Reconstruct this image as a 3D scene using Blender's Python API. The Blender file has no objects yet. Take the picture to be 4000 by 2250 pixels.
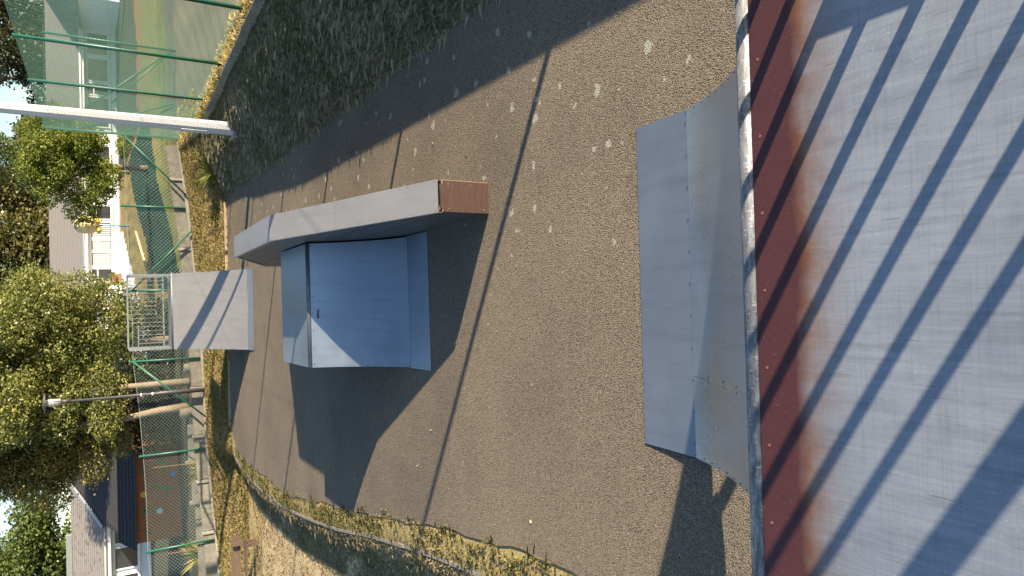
import bpy, math, random
import numpy as np
from mathutils import Vector, Matrix
random.seed(7); rng = np.random.default_rng(7)
S = bpy.context.scene; COL = S.collection
R = math.radians
# ------------------------------------------------------------------ camera
F = 2700.0; VH = 380.0; CAMH = 3.05
pit = math.atan((2000 - VH) / F); roll = R(1.2)
d = Vector((0, math.cos(pit), -math.sin(pit))); r0 = Vector((1, 0, 0)); u0 = Vector((0, math.sin(pit), math.cos(pit)))
rr = r0 * math.cos(roll) - u0 * math.sin(roll); uu = u0 * math.cos(roll) + r0 * math.sin(roll)
cd = bpy.data.cameras.new('camera'); cam = bpy.data.objects.new('camera', cd); COL.objects.link(cam)
X, Y, Z = -uu, rr, -d            # the phone was held sideways: picture-right is world-down
cam.matrix_world = Matrix(((X.x, Y.x, Z.x, 0), (X.y, Y.y, Z.y, 0), (X.z, Y.z, Z.z, CAMH), (0, 0, 0, 1)))
cd.sensor_width = 36; cd.lens = 36 * F / 4000; cd.clip_start = 0.05; cd.clip_end = 2000
S.camera = cam
# ------------------------------------------------------------------ sky, sun, exposure
SH = Vector((-2.57, 1.53, -1.0)).normalized()       # direction the sunlight travels
elev = math.asin(-SH.z); azim = math.atan2(-SH.x, -SH.y)
W = bpy.data.worlds.new('World'); S.world = W; W.use_nodes = True
wn = W.node_tree.nodes; wl = W.node_tree.links
sky = wn.new('ShaderNodeTexSky'); sky.sky_type = 'NISHITA'; sky.sun_disc = False
sky.sun_elevation = elev; sky.sun_rotation = azim; sky.altitude = 50; sky.air_density = 1.0; sky.dust_density = 0.4; sky.ozone_density = 2.0
wn['Background'].inputs[1].default_value = 0.082
wl.new(sky.outputs[0], wn['Background'].inputs[0])
sl = bpy.data.lights.new('sun', 'SUN'); sl.energy = 5.0; sl.angle = R(0.53); sl.color = (1.0, 0.84, 0.64)
so = bpy.data.objects.new('sun', sl); COL.objects.link(so); so.rotation_euler = SH.to_track_quat('-Z', 'Y').to_euler()
S.view_settings.view_transform = 'Standard'; S.view_settings.look = 'None'
S.view_settings.exposure = 1.55; S.view_settings.gamma = 1.0; S.view_settings.use_curve_mapping = False
S.render.engine = 'CYCLES'; S.cycles.max_bounces = 6; S.cycles.transparent_max_bounces = 8

# ------------------------------------------------------------------ materials
M = {}
class NT:
    def __init__(s, name):
        m = bpy.data.materials.new(name); m.use_nodes = True; s.m = m; s.n = m.node_tree.nodes; s.l = m.node_tree.links
        s.b = s.n['Principled BSDF']; s.out = s.n['Material Output']; M[name] = m
    def nd(s, t, **kw):
        n = s.n.new(t)
        for k, v in kw.items():
            if k in n.inputs: n.inputs[k].default_value = v
            else: setattr(n, k, v)
        return n
    def ln(s, a, b): s.l.new(a, b)
    def coord(s, kind='Object', scale=(1, 1, 1), rot=(0, 0, 0)):
        if kind == 'World': o = s.nd('ShaderNodeNewGeometry').outputs['Position']
        else: o = s.nd('ShaderNodeTexCoord').outputs[kind]
        mp = s.nd('ShaderNodeMapping'); mp.inputs['Scale'].default_value = scale; mp.inputs['Rotation'].default_value = rot
        s.ln(o, mp.inputs[0]); return mp.outputs[0]
    def noise(s, vec, scale, detail=4, rough=0.55, dist=0):
        n = s.nd('ShaderNodeTexNoise'); n.inputs['Scale'].default_value = scale; n.inputs['Detail'].default_value = detail
        n.inputs['Roughness'].default_value = rough; n.inputs['Distortion'].default_value = dist
        s.ln(vec, n.inputs['Vector']); return n.outputs['Fac']
    def vor(s, vec, scale, feature='F1'):
        n = s.nd('ShaderNodeTexVoronoi'); n.feature = feature; n.inputs['Scale'].default_value = scale; s.ln(vec, n.inputs['Vector']); return n
    def ramp(s, fac, stops, interp='LINEAR'):
        n = s.nd('ShaderNodeValToRGB'); n.color_ramp.interpolation = interp; e = n.color_ramp.elements
        while len(e) < len(stops): e.new(0.5)
        for i, (p, c) in enumerate(stops):
            e[i].position = p; e[i].color = (c, c, c, 1) if not hasattr(c, '__len__') else (*c, 1)
        s.ln(fac, n.inputs[0]); return n.outputs[0]
    def mix(s, fac, a, b, mode='MIX'):
        n = s.nd('ShaderNodeMix'); n.data_type = 'RGBA'; n.blend_type = mode
        for i, v in ((0, fac), (6, a), (7, b)):
            if hasattr(v, 'is_linked'): s.ln(v, n.inputs[i])
            else: n.inputs[i].default_value = v if i == 0 else (*v, 1)
        return n.outputs[2]
    def math(s, op, a, b=0.0):
        n = s.nd('ShaderNodeMath'); n.operation = op
        for i, v in ((0, a), (1, b)):
            if hasattr(v, 'is_linked'): s.ln(v, n.inputs[i])
            else: n.inputs[i].default_value = v
        return n.outputs[0]
    def bump(s, h, strength=0.3, dist=0.01):
        n = s.nd('ShaderNodeBump'); n.inputs['Strength'].default_value = strength; n.inputs['Distance'].default_value = dist
        s.ln(h, n.inputs['Height']); s.ln(n.outputs[0], s.b.inputs['Normal']); return n
    def set(s, color=None, rough=None, metal=None, spec=None):
        for k, v in (('Base Color', color), ('Roughness', rough), ('Metallic', metal), ('Specular IOR Level', spec)):
            if v is None: continue
            if hasattr(v, 'is_linked'): s.ln(v, s.b.inputs[k])
            else: s.b.inputs[k].default_value = (*v, 1) if hasattr(v, '__len__') else v
        return s.m

def simple(name, c, rough=0.6, metal=0.0, var=0.15, scale=6, bump=0.0, bscale=60, kind='World'):
    t = NT(name); v = t.coord(kind); n = t.noise(v, scale, 5)
    t.set(t.mix(n, [x * (1 - var * 1.4) for x in c], [min(x * (1 + var), 1) for x in c]), rough, metal)
    if bump: t.bump(t.noise(v, bscale, 3), bump, 0.005)
    return t.m

def m_steel(name, c, rough, metal, axis=0, cloud=0.25, wave=.10):
    t = NT(name); v = t.coord('World')
    br = t.noise(t.coord('World', (1, 40, 40) if axis == 0 else (40, 1, 40)), 4, 3)
    cl = t.noise(v, 1.7, 5, 0.6); sp = t.noise(v, 45, 2)
    spk = t.ramp(sp, [(0.60, 0.0), (0.75, 1.0)])
    base = t.mix(cl, [x * (1 - cloud) for x in c], [min(1, x * (1 + cloud * .6)) for x in c])
    base = t.mix(t.math('MULTIPLY', br, 0.35), base, [x * 1.25 for x in c])
    base = t.mix(t.math('MULTIPLY', spk, 0.05), base, (0.5, 0.51, 0.53))
    scr = t.noise(t.coord('World', (30, 2, 10), (0, 0, 0.6)), 3, 2); scm = t.ramp(scr, [(0.70, 0.0), (0.74, 1.0)])
    base = t.mix(t.math('MULTIPLY', scm, 0.2), base, (0.5, 0.5, 0.5))
    wm = t.ramp(t.noise(t.coord('World', (9, .7, .7)), 1.5, 5, .65), [(0.50, 0.0), (0.72, 1.0)]); base = t.mix(t.math('MULTIPLY', wm, .30), base, [x * .55 for x in c])
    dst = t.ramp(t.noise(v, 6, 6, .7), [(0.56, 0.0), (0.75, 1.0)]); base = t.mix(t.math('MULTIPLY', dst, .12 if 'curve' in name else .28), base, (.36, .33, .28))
    t.set(base, t.ramp(cl, [(0.3, rough - .08), (0.75, rough + .1)]), metal)
    t.bump(t.math('ADD', t.math('MULTIPLY', br, 0.15), t.math('MULTIPLY', t.noise(v, 1.6, 2), 1.0)), wave, 0.012)
    return t.m
m_steel('steel_sheet', (0.35, 0.405, 0.445), 0.38, 0.74, 0, .22)
m_steel('steel_curve', (0.54, 0.59, 0.64), 0.31, 0.86, 0, .15, .25)  # base raised to stand in for bright low sky reflected in the curve
m_steel('steel_lip', (0.275, 0.297, 0.318), 0.38, 0.70, 0, .25)
m_steel('steel_pale', (0.30, 0.292, 0.278), 0.44, 0.38, 0, .18)
simple('galvanised', (0.31, 0.33, 0.335), 0.45, 0.6, 0.25, 25)
simple('galvanised_pole', (0.46, 0.47, 0.48), 0.5, 0.3, 0.2, 18)
def m_coping():
    t = NT('coping_pipe'); v = t.coord('World'); n = t.noise(t.coord('World', (6, 30, 30)), 3, 5, .7); n2 = t.noise(t.coord('World', (40, 14, 14)), 3, 3, .6)
    c = t.mix(t.ramp(n, [(0.35, 0.0), (0.65, 1.0)]), (0.085, 0.088, 0.095), (0.25, 0.26, 0.275))
    c = t.mix(t.ramp(n2, [(0.58, 0.0), (0.66, 0.7)]), c, (0.36, 0.37, 0.38))
    t.set(c, t.ramp(n, [(0.3, .65), (.7, .5)]), 0.55); t.bump(n2, .3, .003)
m_coping()
simple('screw', (0.10, 0.10, 0.10), 0.4, 0.6)

def m_deck():
    t = NT('deck_worn'); v = t.coord('Object'); P = t.coord('Object')
    sep = t.nd('ShaderNodeSeparateXYZ'); t.ln(P, sep.inputs[0]); y = sep.outputs['Y']
    # brushed marks, smudges, scratches and zinc speckle of the steel
    b1 = t.noise(t.coord('Object', (.7, 26, 1)), 5, 5, .65); b2 = t.noise(t.coord('Object', (18, .6, 1)), 5, 5, .65)
    cl = t.noise(v, 1.6, 6, 0.65); sp = t.ramp(t.noise(v, 150, 2, 0.7), [(0.61, 0.0), (0.70, 1.0)])
    st = t.mix(t.ramp(cl, [(0.3, 0.0), (0.7, 1.0)]), (0.208, 0.238, 0.272), (0.305, 0.332, 0.362))
    st = t.mix(t.ramp(b2, [(0.45, 0.0), (0.75, 0.45)]), st, (0.39, 0.42, 0.46))
    st = t.mix(t.ramp(b1, [(0.50, 0.0), (0.78, 0.5)]), st, (0.15, 0.165, 0.19))
    st = t.mix(t.math('MULTIPLY', sp, t.ramp(t.noise(v, 2.3, 4, .6), [(0.45, 0.03), (0.66, 0.7)])), st, (0.60, 0.62, 0.64))
    dk = t.ramp(t.noise(v, 3.0, 5, 0.65), [(0.5, 0.0), (0.72, 1.0)])
    dk2 = t.ramp(t.noise(t.coord('Object', (9, 1.3, 1)), 2.6, 5, .7), [(0.50, 0.0), (0.72, 1.0)])
    st = t.mix(t.math('MULTIPLY', dk, 0.40), st, (0.135, 0.14, 0.15)); st = t.mix(t.math('MULTIPLY', dk2, 0.45), st, (0.13, 0.14, 0.16))
    for rz_, s_ in ((.5, 2.2), (-.9, 1.7), (1.3, 2.7)):
        sc = t.ramp(t.noise(t.coord('Object', (60, 2.5, 1), (0, 0, rz_)), s_, 2, .5), [(0.71, 0.0), (0.73, 1.0)]); st = t.mix(t.math('MULTIPLY', sc, 0.45), st, (0.11, 0.10, 0.10))
    # painted strip behind the coping, worn off with a rusty fringe
    n1 = t.noise(t.coord('Object', (0.9, .3, 1)), 1.4, 3); n2 = t.noise(t.coord('Object', (12, 6, 1)), 2.0, 5, 0.7)
    sep2 = sep.outputs['X']
    edge = t.math('ADD', y, t.math('MULTIPLY', t.math('SUBTRACT', n1, 0.5), 0.16))
    edge = t.math('ADD', edge, t.math('MULTIPLY', t.math('SUBTRACT', n2, 0.5), 0.03))
    k = t.ramp(edge, [(0.0, 0.0), (1.0, 1.0)])
    mr = t.nd('ShaderNodeMapRange'); t.ln(edge, mr.inputs[0]); mr.inputs[1].default_value = -0.190; mr.inputs[2].default_value = -0.140
    mf = t.nd('ShaderNodeMapRange'); t.ln(edge, mf.inputs[0]); mf.inputs[1].default_value = -0.36; mf.inputs[2].default_value = -0.165
    paint = t.mix(t.noise(v, 9, 5, 0.6), (0.054, 0.0175, 0.0185), (0.074, 0.025, 0.025))
    paint = t.mix(t.math('MULTIPLY', t.ramp(t.noise(v, 160, 2), [(0.66, 0.0), (0.74, 1.0)]), 0.5), paint, (0.3, 0.25, 0.24))
    rust = t.mix(t.noise(v, 30, 5, .7), (0.17, 0.055, 0.013), (0.20, 0.105, 0.05))
    mq = t.nd('ShaderNodeMath', operation='POWER'); t.ln(mf.outputs[0], mq.inputs[0]); mq.inputs[1].default_value = 1.7
    fr = t.math('MULTIPLY', mq.outputs[0], t.ramp(t.noise(t.coord('Object', (1, 1, 1)), 3.5, 4, .65), [(0.32, 0.30), (0.60, 1.0)]))
    c = t.mix(fr, st, rust); c = t.mix(mr.outputs[0], c, paint)
    t.b.inputs['Specular IOR Level'].default_value = .35
    t.set(c, t.ramp(cl, [(0.3, 0.42), (0.7, 0.58)]), t.math('MULTIPLY', t.math('SUBTRACT', 1.0, mr.outputs[0]), 0.35))
    t.bump(t.math('ADD', b1, b2), 0.06, 0.004)
m_deck()

def m_asphalt():
    t = NT('asphalt'); v = t.coord('World')
    g = t.vor(v, 135); g2 = t.vor(v, 48); big = t.noise(v, 0.7, 5, 0.6); fine = t.noise(v, 60, 3, 0.7)
    stone = t.ramp(g.outputs['Distance'], [(0.25, 1.0), (0.85, 0.0)])
    c = t.mix(stone, (0.085, 0.071, 0.053), (0.275, 0.228, 0.165))
    sepc = t.nd('ShaderNodeSeparateColor'); t.ln(g.outputs['Color'], sepc.inputs[0])
    c = t.mix(t.ramp(sepc.outputs[0], [(0.90, 0.0), (0.97, 0.6)]), c, (0.42, 0.37, 0.30))
    c = t.mix(t.ramp(sepc.outputs[1], [(0.0, 0.55), (0.35, 0.0)]), c, (0.055, 0.05, 0.045))
    c = t.mix(0.8, c, t.ramp(big, [(0.25, (0.70, 0.69, 0.70)), (0.5, (0.98, 0.97, 0.95)), (0.8, (1.18, 1.14, 1.06))]), 'MULTIPLY')
    c = t.mix(1.0, c, t.ramp(t.noise(v, .23, 3, .5), [(0.3, (.86, .86, .88)), (0.7, (1.10, 1.08, 1.04))]), 'MULTIPLY')
    # lichen: pale irregular spots, denser to the right of the ramps
    warp = t.nd('ShaderNodeVectorMath'); warp.operation = 'ADD'
    nz = t.nd('ShaderNodeTexNoise'); nz.inputs['Scale'].default_value = 18; t.ln(v, nz.inputs['Vector'])
    sc = t.nd('ShaderNodeVectorMath'); sc.operation = 'SCALE'; sc.inputs['Scale'].default_value = 0.09; t.ln(nz.outputs['Color'], sc.inputs[0])
    t.ln(v, warp.inputs[0]); t.ln(sc.outputs[0], warp.inputs[1])
    lv = t.nd('ShaderNodeTexVoronoi'); lv.inputs['Scale'].default_value = 5.6; t.ln(warp.outputs[0], lv.inputs['Vector'])
    lc = t.nd('ShaderNodeSeparateColor'); t.ln(lv.outputs['Color'], lc.inputs[0])
    sx = t.nd('ShaderNodeSeparateXYZ'); t.ln(v, sx.inputs[0])
    dens = t.nd('ShaderNodeMapRange'); t.ln(t.math('ABSOLUTE', t.math('SUBTRACT', sx.outputs['X'], 1.9)), dens.inputs[0])
    dens.inputs[1].default_value = 0.2; dens.inputs[2].default_value = 2.2; dens.inputs[3].default_value = 0.27; dens.inputs[4].default_value = 0.09
    rad = t.math('MULTIPLY', t.ramp(lc.outputs[0], [(0.15, 0.0), (0.9, 1.0)]), dens.outputs[0])
    lich = t.ramp(t.math('SUBTRACT', rad, lv.outputs['Distance']), [(0.0, 0.0), (0.025, 1.0)])
    lich = t.math('MULTIPLY', lich, t.ramp(t.noise(v, 70, 3, .7), [(0.35, 0.35), (0.6, 0.95)]))
    c = t.mix(lich, c, (0.40, 0.40, 0.33))
    t.set(c, 0.9, 0.0, 0.2)
    t.bump(t.math('ADD', t.math('MULTIPLY', stone, 1.0), t.math('MULTIPLY', fine, 0.6)), 0.7, 0.010)
m_asphalt()

def m_ground(name, a, b, c3, sc=1.4, fine=45):
    t = NT(name); v = t.coord('World')
    c = t.mix(t.ramp(t.noise(v, sc, 6, .65), [(0.35, 0.0), (0.65, 1.0)]), a, b)
    c = t.mix(t.ramp(t.noise(v, fine, 4, .75), [(0.4, 0.0), (0.7, 0.75)]), c, c3)
    t.set(c, 0.95, 0, 0.1); t.bump(t.noise(v, fine, 4, .7), 0.7, 0.02)
m_ground('bank_soil', (0.27, 0.22, 0.12), (0.46, 0.36, 0.22), (0.21, 0.19, 0.09))
m_ground('dry_grass_soil', (0.48, 0.37, 0.20), (0.60, 0.47, 0.28), (0.36, 0.28, 0.14))
m_ground('strip_soil', (0.40, 0.29, 0.13), (0.27, 0.25, 0.09), (0.50, 0.37, 0.19))
m_ground('lawn', (0.21, 0.21, 0.055), (0.29, 0.24, 0.09), (0.16, 0.18, 0.05), .8, 20)
m_ground('tan_lawn', (0.26, 0.19, 0.075), (0.20, 0.17, 0.06), (0.3, 0.23, 0.11), .6, 12)
m_ground('court_tarmac', (0.19, 0.155, 0.115), (0.235, 0.19, 0.135), (0.16, 0.135, 0.10), .5, 30)
m_ground('green_court', (0.012, 0.045, 0.032), (0.02, 0.06, 0.042), (0.015, 0.05, 0.035), .5, 20)
m_ground('orange_border', (0.34, 0.17, 0.08), (0.30, 0.16, 0.06), (0.24, 0.17, 0.06), 2, 20)
m_ground('patio', (0.72, 0.70, 0.66), (0.8, 0.78, 0.74), (0.68, 0.66, 0.62), .8, 6)
m_ground('earth_shade', (0.06, 0.055, 0.045), (0.09, 0.075, 0.055), (0.05, 0.06, 0.03), 1, 10)  # dark garden earth, also used as painted shade near the bungalow

def m_blade(name, cols, trans=0.25):
    t = NT(name); g = t.nd('ShaderNodeNewGeometry'); v = t.coord('World')
    n = len(cols); f = t.math('ADD', t.math('MULTIPLY', g.outputs['Random Per Island'], 0.55), t.math('MULTIPLY', t.ramp(t.noise(v, 0.9, 5, .65), [(0.32, 0.0), (0.68, 1.0)]), 0.45))
    c = t.ramp(f, [(i / (n - 1), k) for i, k in enumerate(cols)])
    t.set(c, 0.45 if 'leaf' in name else 0.75, 0, 0.45 if 'leaf' in name else 0.2)
    if name.startswith('grass'):
        cx_ = t.nd('ShaderNodeCombineXYZ'); cx_.inputs[2].default_value = 1.0; gm_ = t.nd('ShaderNodeMix'); gm_.data_type = 'VECTOR'; gm_.inputs[0].default_value = .72 if 'bank' in name else .35
        t.ln(g.outputs['Normal'], gm_.inputs[4]); t.ln(cx_.outputs[0], gm_.inputs[5]); nn = t.nd('ShaderNodeVectorMath', operation='NORMALIZE'); t.ln(gm_.outputs[1], nn.inputs[0]); t.ln(nn.outputs[0], t.b.inputs['Normal']); trans = .12 if 'bank' in name else .25
    tr = t.nd('ShaderNodeBsdfTranslucent'); t.ln(c, tr.inputs[0]); mx = t.nd('ShaderNodeMixShader'); mx.inputs[0].default_value = trans
    t.ln(t.b.outputs[0], mx.inputs[1]); t.ln(tr.outputs[0], mx.inputs[2]); t.ln(mx.outputs[0], t.out.inputs[0])
m_blade('grass_bank', [(0.15, 0.19, 0.065), (0.30, 0.28, 0.12), (0.60, 0.46, 0.27), (0.80, 0.64, 0.42)])
m_blade('grass_strip', [(0.15, 0.19, 0.045), (0.33, 0.28, 0.09), (0.50, 0.38, 0.17), (0.66, 0.52, 0.28)])
m_blade('grass_dry', [(0.28, 0.23, 0.10), (0.46, 0.36, 0.19), (0.58, 0.46, 0.27), (0.68, 0.56, 0.36)])
m_blade('grass_verge', [(0.10, 0.14, 0.035), (0.20, 0.21, 0.06), (0.38, 0.32, 0.13), (0.56, 0.46, 0.26)])
m_blade('leaf_yellowgreen', [(0.045, 0.08, 0.016), (0.12, 0.17, 0.026), (0.23, 0.26, 0.04), (0.36, 0.34, 0.06)], 0.4)
m_blade('leaf_bright', [(0.045, 0.065, 0.018), (0.13, 0.16, 0.04), (0.25, 0.26, 0.07), (0.42, 0.34, 0.11)], 0.35)
m_blade('leaf_autumn', [(0.045, 0.06, 0.018), (0.15, 0.15, 0.04), (0.29, 0.24, 0.06), (0.46, 0.31, 0.09)], 0.35)
m_blade('leaf_green', [(0.03, 0.055, 0.015), (0.07, 0.11, 0.028), (0.13, 0.17, 0.04), (0.2, 0.22, 0.06)], 0.35)
m_blade('leaf_dark', [(0.012, 0.022, 0.010), (0.03, 0.042, 0.014), (0.06, 0.065, 0.02), (0.10, 0.09, 0.03)], 0.2)
m_blade('leaf_purple', [(0.03, 0.018, 0.016), (0.06, 0.035, 0.028), (0.10, 0.06, 0.035), (0.14, 0.09, 0.04)], 0.3)
m_blade('leaf_conifer', [(0.035, 0.045, 0.014), (0.09, 0.095, 0.025), (0.15, 0.135, 0.04), (0.2, 0.16, 0.05)], 0.2)
m_blade('litter', [(0.28, 0.17, 0.07), (0.38, 0.26, 0.12), (0.5, 0.42, 0.25), (0.55, 0.5, 0.36)], 0.1)

simple('bark', (0.15, 0.115, 0.08), 0.95, 0, 0.4, 8, 0.6, 30)
simple('bark_pale', (0.21, 0.17, 0.115), 0.95, 0, 0.35, 8, 0.6, 25)
simple('concrete', (0.205, 0.19, 0.15), 0.92, 0, 0.5, 7, 0.4, 60)
simple('concrete_pale', (0.30, 0.28, 0.235), 0.92, 0, 0.25, 6, 0.4, 50)
simple('green_paint', (0.022, 0.115, 0.070), 0.38, 0, 0.15, 9)
simple('green_wire', (0.075, 0.16, 0.12), 0.45, 0, 0.1)
simple('grey_wire', (0.36, 0.47, 0.41), 0.45, 0.2, 0.1)
simple('post_dark', (0.055, 0.05, 0.05), 0.5, 0, 0.15)
simple('rust_bar', (0.22, 0.09, 0.05), 0.8, 0, 0.3, 30)
simple('black_board', (0.050, 0.052, 0.055), 0.5, 0, 0.35, 3)
simple('white_wall', (0.84, 0.84, 0.83), 0.8, 0, 0.05)
simple('white_frame', (0.82, 0.82, 0.80), 0.45, 0, 0.03)
simple('plinth', (0.34, 0.34, 0.37), 0.85, 0, 0.15)
simple('brick_wall', (0.42, 0.27, 0.14), 0.9, 0, 0.3, 5)
simple('brown_panel', (0.20, 0.085, 0.06), 0.6, 0, 0.1)
simple('gutter', (0.20, 0.23, 0.22), 0.5)
simple('lead_flashing', (0.40, 0.42, 0.45), 0.45, 0.2, 0.1)
simple('blue_paint', (0.03, 0.20, 0.60), 0.4)
simple('yellow_cloth', (0.72, 0.56, 0.26), 0.8, 0, 0.35, 4)
simple('yellow_paint', (0.70, 0.48, 0.06), 0.5)
simple('green_daub', (0.03, 0.17, 0.06), 0.6)
simple('pale_blue_paint', (0.35, 0.55, 0.62), 0.6)
simple('timber_pale', (0.40, 0.31, 0.20), 0.85, 0, 0.3, 4)
simple('terracotta', (0.42, 0.16, 0.09), 0.8)
simple('curtain', (0.62, 0.62, 0.56), 0.9, 0, .1)
simple('navy_tile', (0.014, 0.015, 0.021), 0.42, 0, 0.2, 8)

def m_wood(name, a, b, sc=(1, 14, 14), rough=0.65):
    t = NT(name); v = t.coord('World', sc); n = t.noise(v, 2.2, 6, .7); n2 = t.noise(t.coord('World'), 2, 3)
    c = t.mix(t.ramp(n, [(0.3, 0.0), (0.7, 1.0)]), a, b); c = t.mix(t.math('MULTIPLY', n2, .5), c, [x * .7 for x in a])
    t.set(c, rough); t.bump(n, 0.25, 0.004)
m_wood('ply_brown', (0.062, 0.031, 0.021), (0.115, 0.063, 0.043), (3, 14, 22))
m_wood('ply_side', (0.034, 0.032, 0.031), (0.075, 0.066, 0.060), (14, 1, 14), 0.5)
m_wood('bench_wood', (0.085, 0.054, 0.036), (0.15, 0.10, 0.068))
m_wood('cedar', (0.27, 0.085, 0.035), (0.37, 0.13, 0.055), (14, 14, 1))
m_wood('ply_edge', (0.5, 0.33, 0.18), (0.62, 0.45, 0.27))

def m_roof(name, a, b, moss):
    t = NT(name); v = t.coord('Object')
    br = t.nd('ShaderNodeTexBrick'); t.ln(t.coord('Generated', (1, 1, 1)), br.inputs[0]) if False else None
    w = t.nd('ShaderNodeTexWave'); w.bands_direction = 'Z'; w.inputs['Scale'].default_value = 3.2; w.inputs['Distortion'].default_value = 0.3; t.ln(v, w.inputs[0])
    n = t.noise(v, 5, 5, .7); c = t.mix(n, a, b)
    c = t.mix(t.ramp(t.noise(v, 3.5, 6, .75), [(0.52, 0.0), (0.62, 0.8)]), c, moss)
    c = t.mix(t.math('MULTIPLY', w.outputs['Fac'], 0.35), c, [x * 0.55 for x in a])
    t.set(c, 0.9); t.bump(w.outputs['Fac'], 0.6, 0.05)
m_roof('roof_tile', (0.185, 0.170, 0.155), (0.25, 0.232, 0.212), (0.22, 0.175, 0.145))
m_roof('roof_tile_mossy', (0.205, 0.187, 0.165), (0.27, 0.25, 0.225), (0.105, 0.062, 0.04))
m_roof('roof_tile_shaded', (0.022, 0.021, 0.021), (0.035, 0.032, 0.031), (0.05, 0.046, 0.04))  # wing roof tile darkened: tree shade is put into its colour
g = NT('window_glass'); g.set((0.03, 0.035, 0.04), 0.06, 0, 0.6)
g = NT('lamp_glass'); g.set((0.75, 0.78, 0.78), 0.15, 0, 0.5); g.b.inputs['Transmission Weight'].default_value = 0.6

# ------------------------------------------------------------------ mesh helpers
def smooth01(t): t = min(max(t, 0), 1); return t * t * (3 - 2 * t)
class MB:
    def __init__(s): s.v = []; s.f = []
    def quad_faces(s, b, f): s.f += [tuple(b + i for i in q) for q in f]
    def box(s, x0, x1, y0, y1, z0, z1, mat=None):
        b = len(s.v); P = [Vector((x, y, z)) for z in (z0, z1) for x, y in ((x0, y0), (x1, y0), (x1, y1), (x0, y1))]
        if mat is not None: P = [mat @ p for p in P]
        s.v += P; s.quad_faces(b, [(0, 3, 2, 1), (4, 5, 6, 7), (0, 1, 5, 4), (1, 2, 6, 5), (2, 3, 7, 6), (3, 0, 4, 7)]); return s
    def bar(s, p0, p1, w, h=None, up=(0, 0, 1)):        # square bar between two points
        h = h or w; p0, p1 = Vector(p0), Vector(p1); a = (p1 - p0); L = a.length; a.normalize()
        u = Vector(up)
        if abs(a.dot(u)) > .95: u = Vector((0, 1, 0))
        r = a.cross(u).normalized(); u = r.cross(a)
        m = Matrix(((r.x, a.x, u.x, p0.x), (r.y, a.y, u.y, p0.y), (r.z, a.z, u.z, p0.z), (0, 0, 0, 1)))
        return s.box(-w / 2, w / 2, 0, L, -h / 2, h / 2, m)
    def tube(s, pts, r, n=8, cap=True):
        pts = [Vector(p) for p in pts]; rs = r if hasattr(r, '__len__') else [r] * len(pts); b0 = len(s.v)
        for i, p in enumerate(pts):
            a = (pts[min(i + 1, len(pts) - 1)] - pts[max(i - 1, 0)]).normalized()
            u = Vector((0, 0, 1)) if abs(a.z) < .9 else Vector((1, 0, 0)); x = a.cross(u).normalized(); y = a.cross(x)
            for k in range(n):
                t = 2 * math.pi * (k + .5) / n; s.v.append(p + (x * math.cos(t) + y * math.sin(t)) * rs[i])
        for i in range(len(pts) - 1):
            for k in range(n):
                a_, b_ = b0 + i * n + k, b0 + i * n + (k + 1) % n; s.f.append((a_, b_, b_ + n, a_ + n))
        if cap: s.f.append(tuple(range(b0, b0 + n))[::-1]); e = b0 + (len(pts) - 1) * n; s.f.append(tuple(range(e, e + n)))
        return s
    def prism(s, poly, axis, a0, a1):                   # polygon in the other two axes extruded along axis
        b = len(s.v); n = len(poly)
        for a in (a0, a1):
            for p, q in poly: s.v.append(Vector({0: (a, p, q), 1: (p, a, q), 2: (p, q, a)}[axis]))
        s.f.append(tuple(range(b, b + n))); s.f.append(tuple(range(b + n, b + 2 * n))[::-1])
        for i in range(n): j = (i + 1) % n; s.f.append((b + i, b + j, b + n + j, b + n + i))
        return s
    def sheet(s, prof, x0, x1, th):                     # sheet following a (y,z) profile, with thickness below
        b = len(s.v); n = len(prof); P = [Vector((0, *p)) for p in prof]
        nr = []
        for i in range(n):
            t = (P[min(i + 1, n - 1)] - P[max(i - 1, 0)]); q = Vector((0, t.z, -t.y)).normalized(); nr.append(q if q.z < 0 else -q)
        T = [(x, P[i]) for i in range(n) for x in (x0, x1)]
        s.v += [Vector((x, w.y, w.z)) for x, w in T]
        for i in range(n - 1): s.f.append((b + 2 * i, b + 2 * i + 1, b + 2 * i + 3, b + 2 * i + 2))
        b = len(s.v)
        for i in range(n):
            for x, o in ((x0, .0002), (x1, .0002), (x1, th), (x0, th)):
                w = P[i] + nr[i] * o; s.v.append(Vector((x, w.y, w.z)))
        for i in range(n - 1):
            for k in (1, 2, 3):
                k2 = (k + 1) % 4; s.f.append((b + 4 * i + k, b + 4 * i + k2, b + 4 * i + 4 + k2, b + 4 * i + 4 + k))
        s.f.append((b, b + 3, b + 2, b + 1)); e = b + 4 * (n - 1); s.f.append((e, e + 1, e + 2, e + 3)); return s
    def disc(s, c, r, nrm, n=8, th=0.002):
        nrm = Vector(nrm).normalized(); return s.tube([Vector(c) - nrm * .001, Vector(c) + nrm * th], r, n)
    def mesh(s, name, mat, smooth=False):
        me = bpy.data.meshes.new(name); me.from_pydata([tuple(p) for p in s.v], [], s.f)
        if mat: me.materials.append(M[mat])
        if smooth:
            me.polygons.foreach_set('use_smooth', [len(p.vertices) == 4 for p in me.polygons])
        me.update(); return me
    def build(s, name, mat, parent=None, smooth=False, kind=None):
        o = bpy.data.objects.new(name, s.mesh(name, mat, smooth)); COL.objects.link(o)
        if parent is not None: o.parent = parent
        if kind: o['kind'] = kind
        return o
def thing(name, label, cat, loc=(0, 0, 0), rz=0, group=None):
    o = bpy.data.objects.new(name, None); COL.objects.link(o); o.location = loc; o.rotation_euler = (0, 0, rz); o.empty_display_size = .2
    o['label'] = label; o['category'] = cat
    if group: o['group'] = group
    return o
def tag(o, label, cat, group=None):
    o['label'] = label; o['category'] = cat
    if group: o['group'] = group
    return o
def struct(o): o['kind'] = 'structure'; return o
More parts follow.
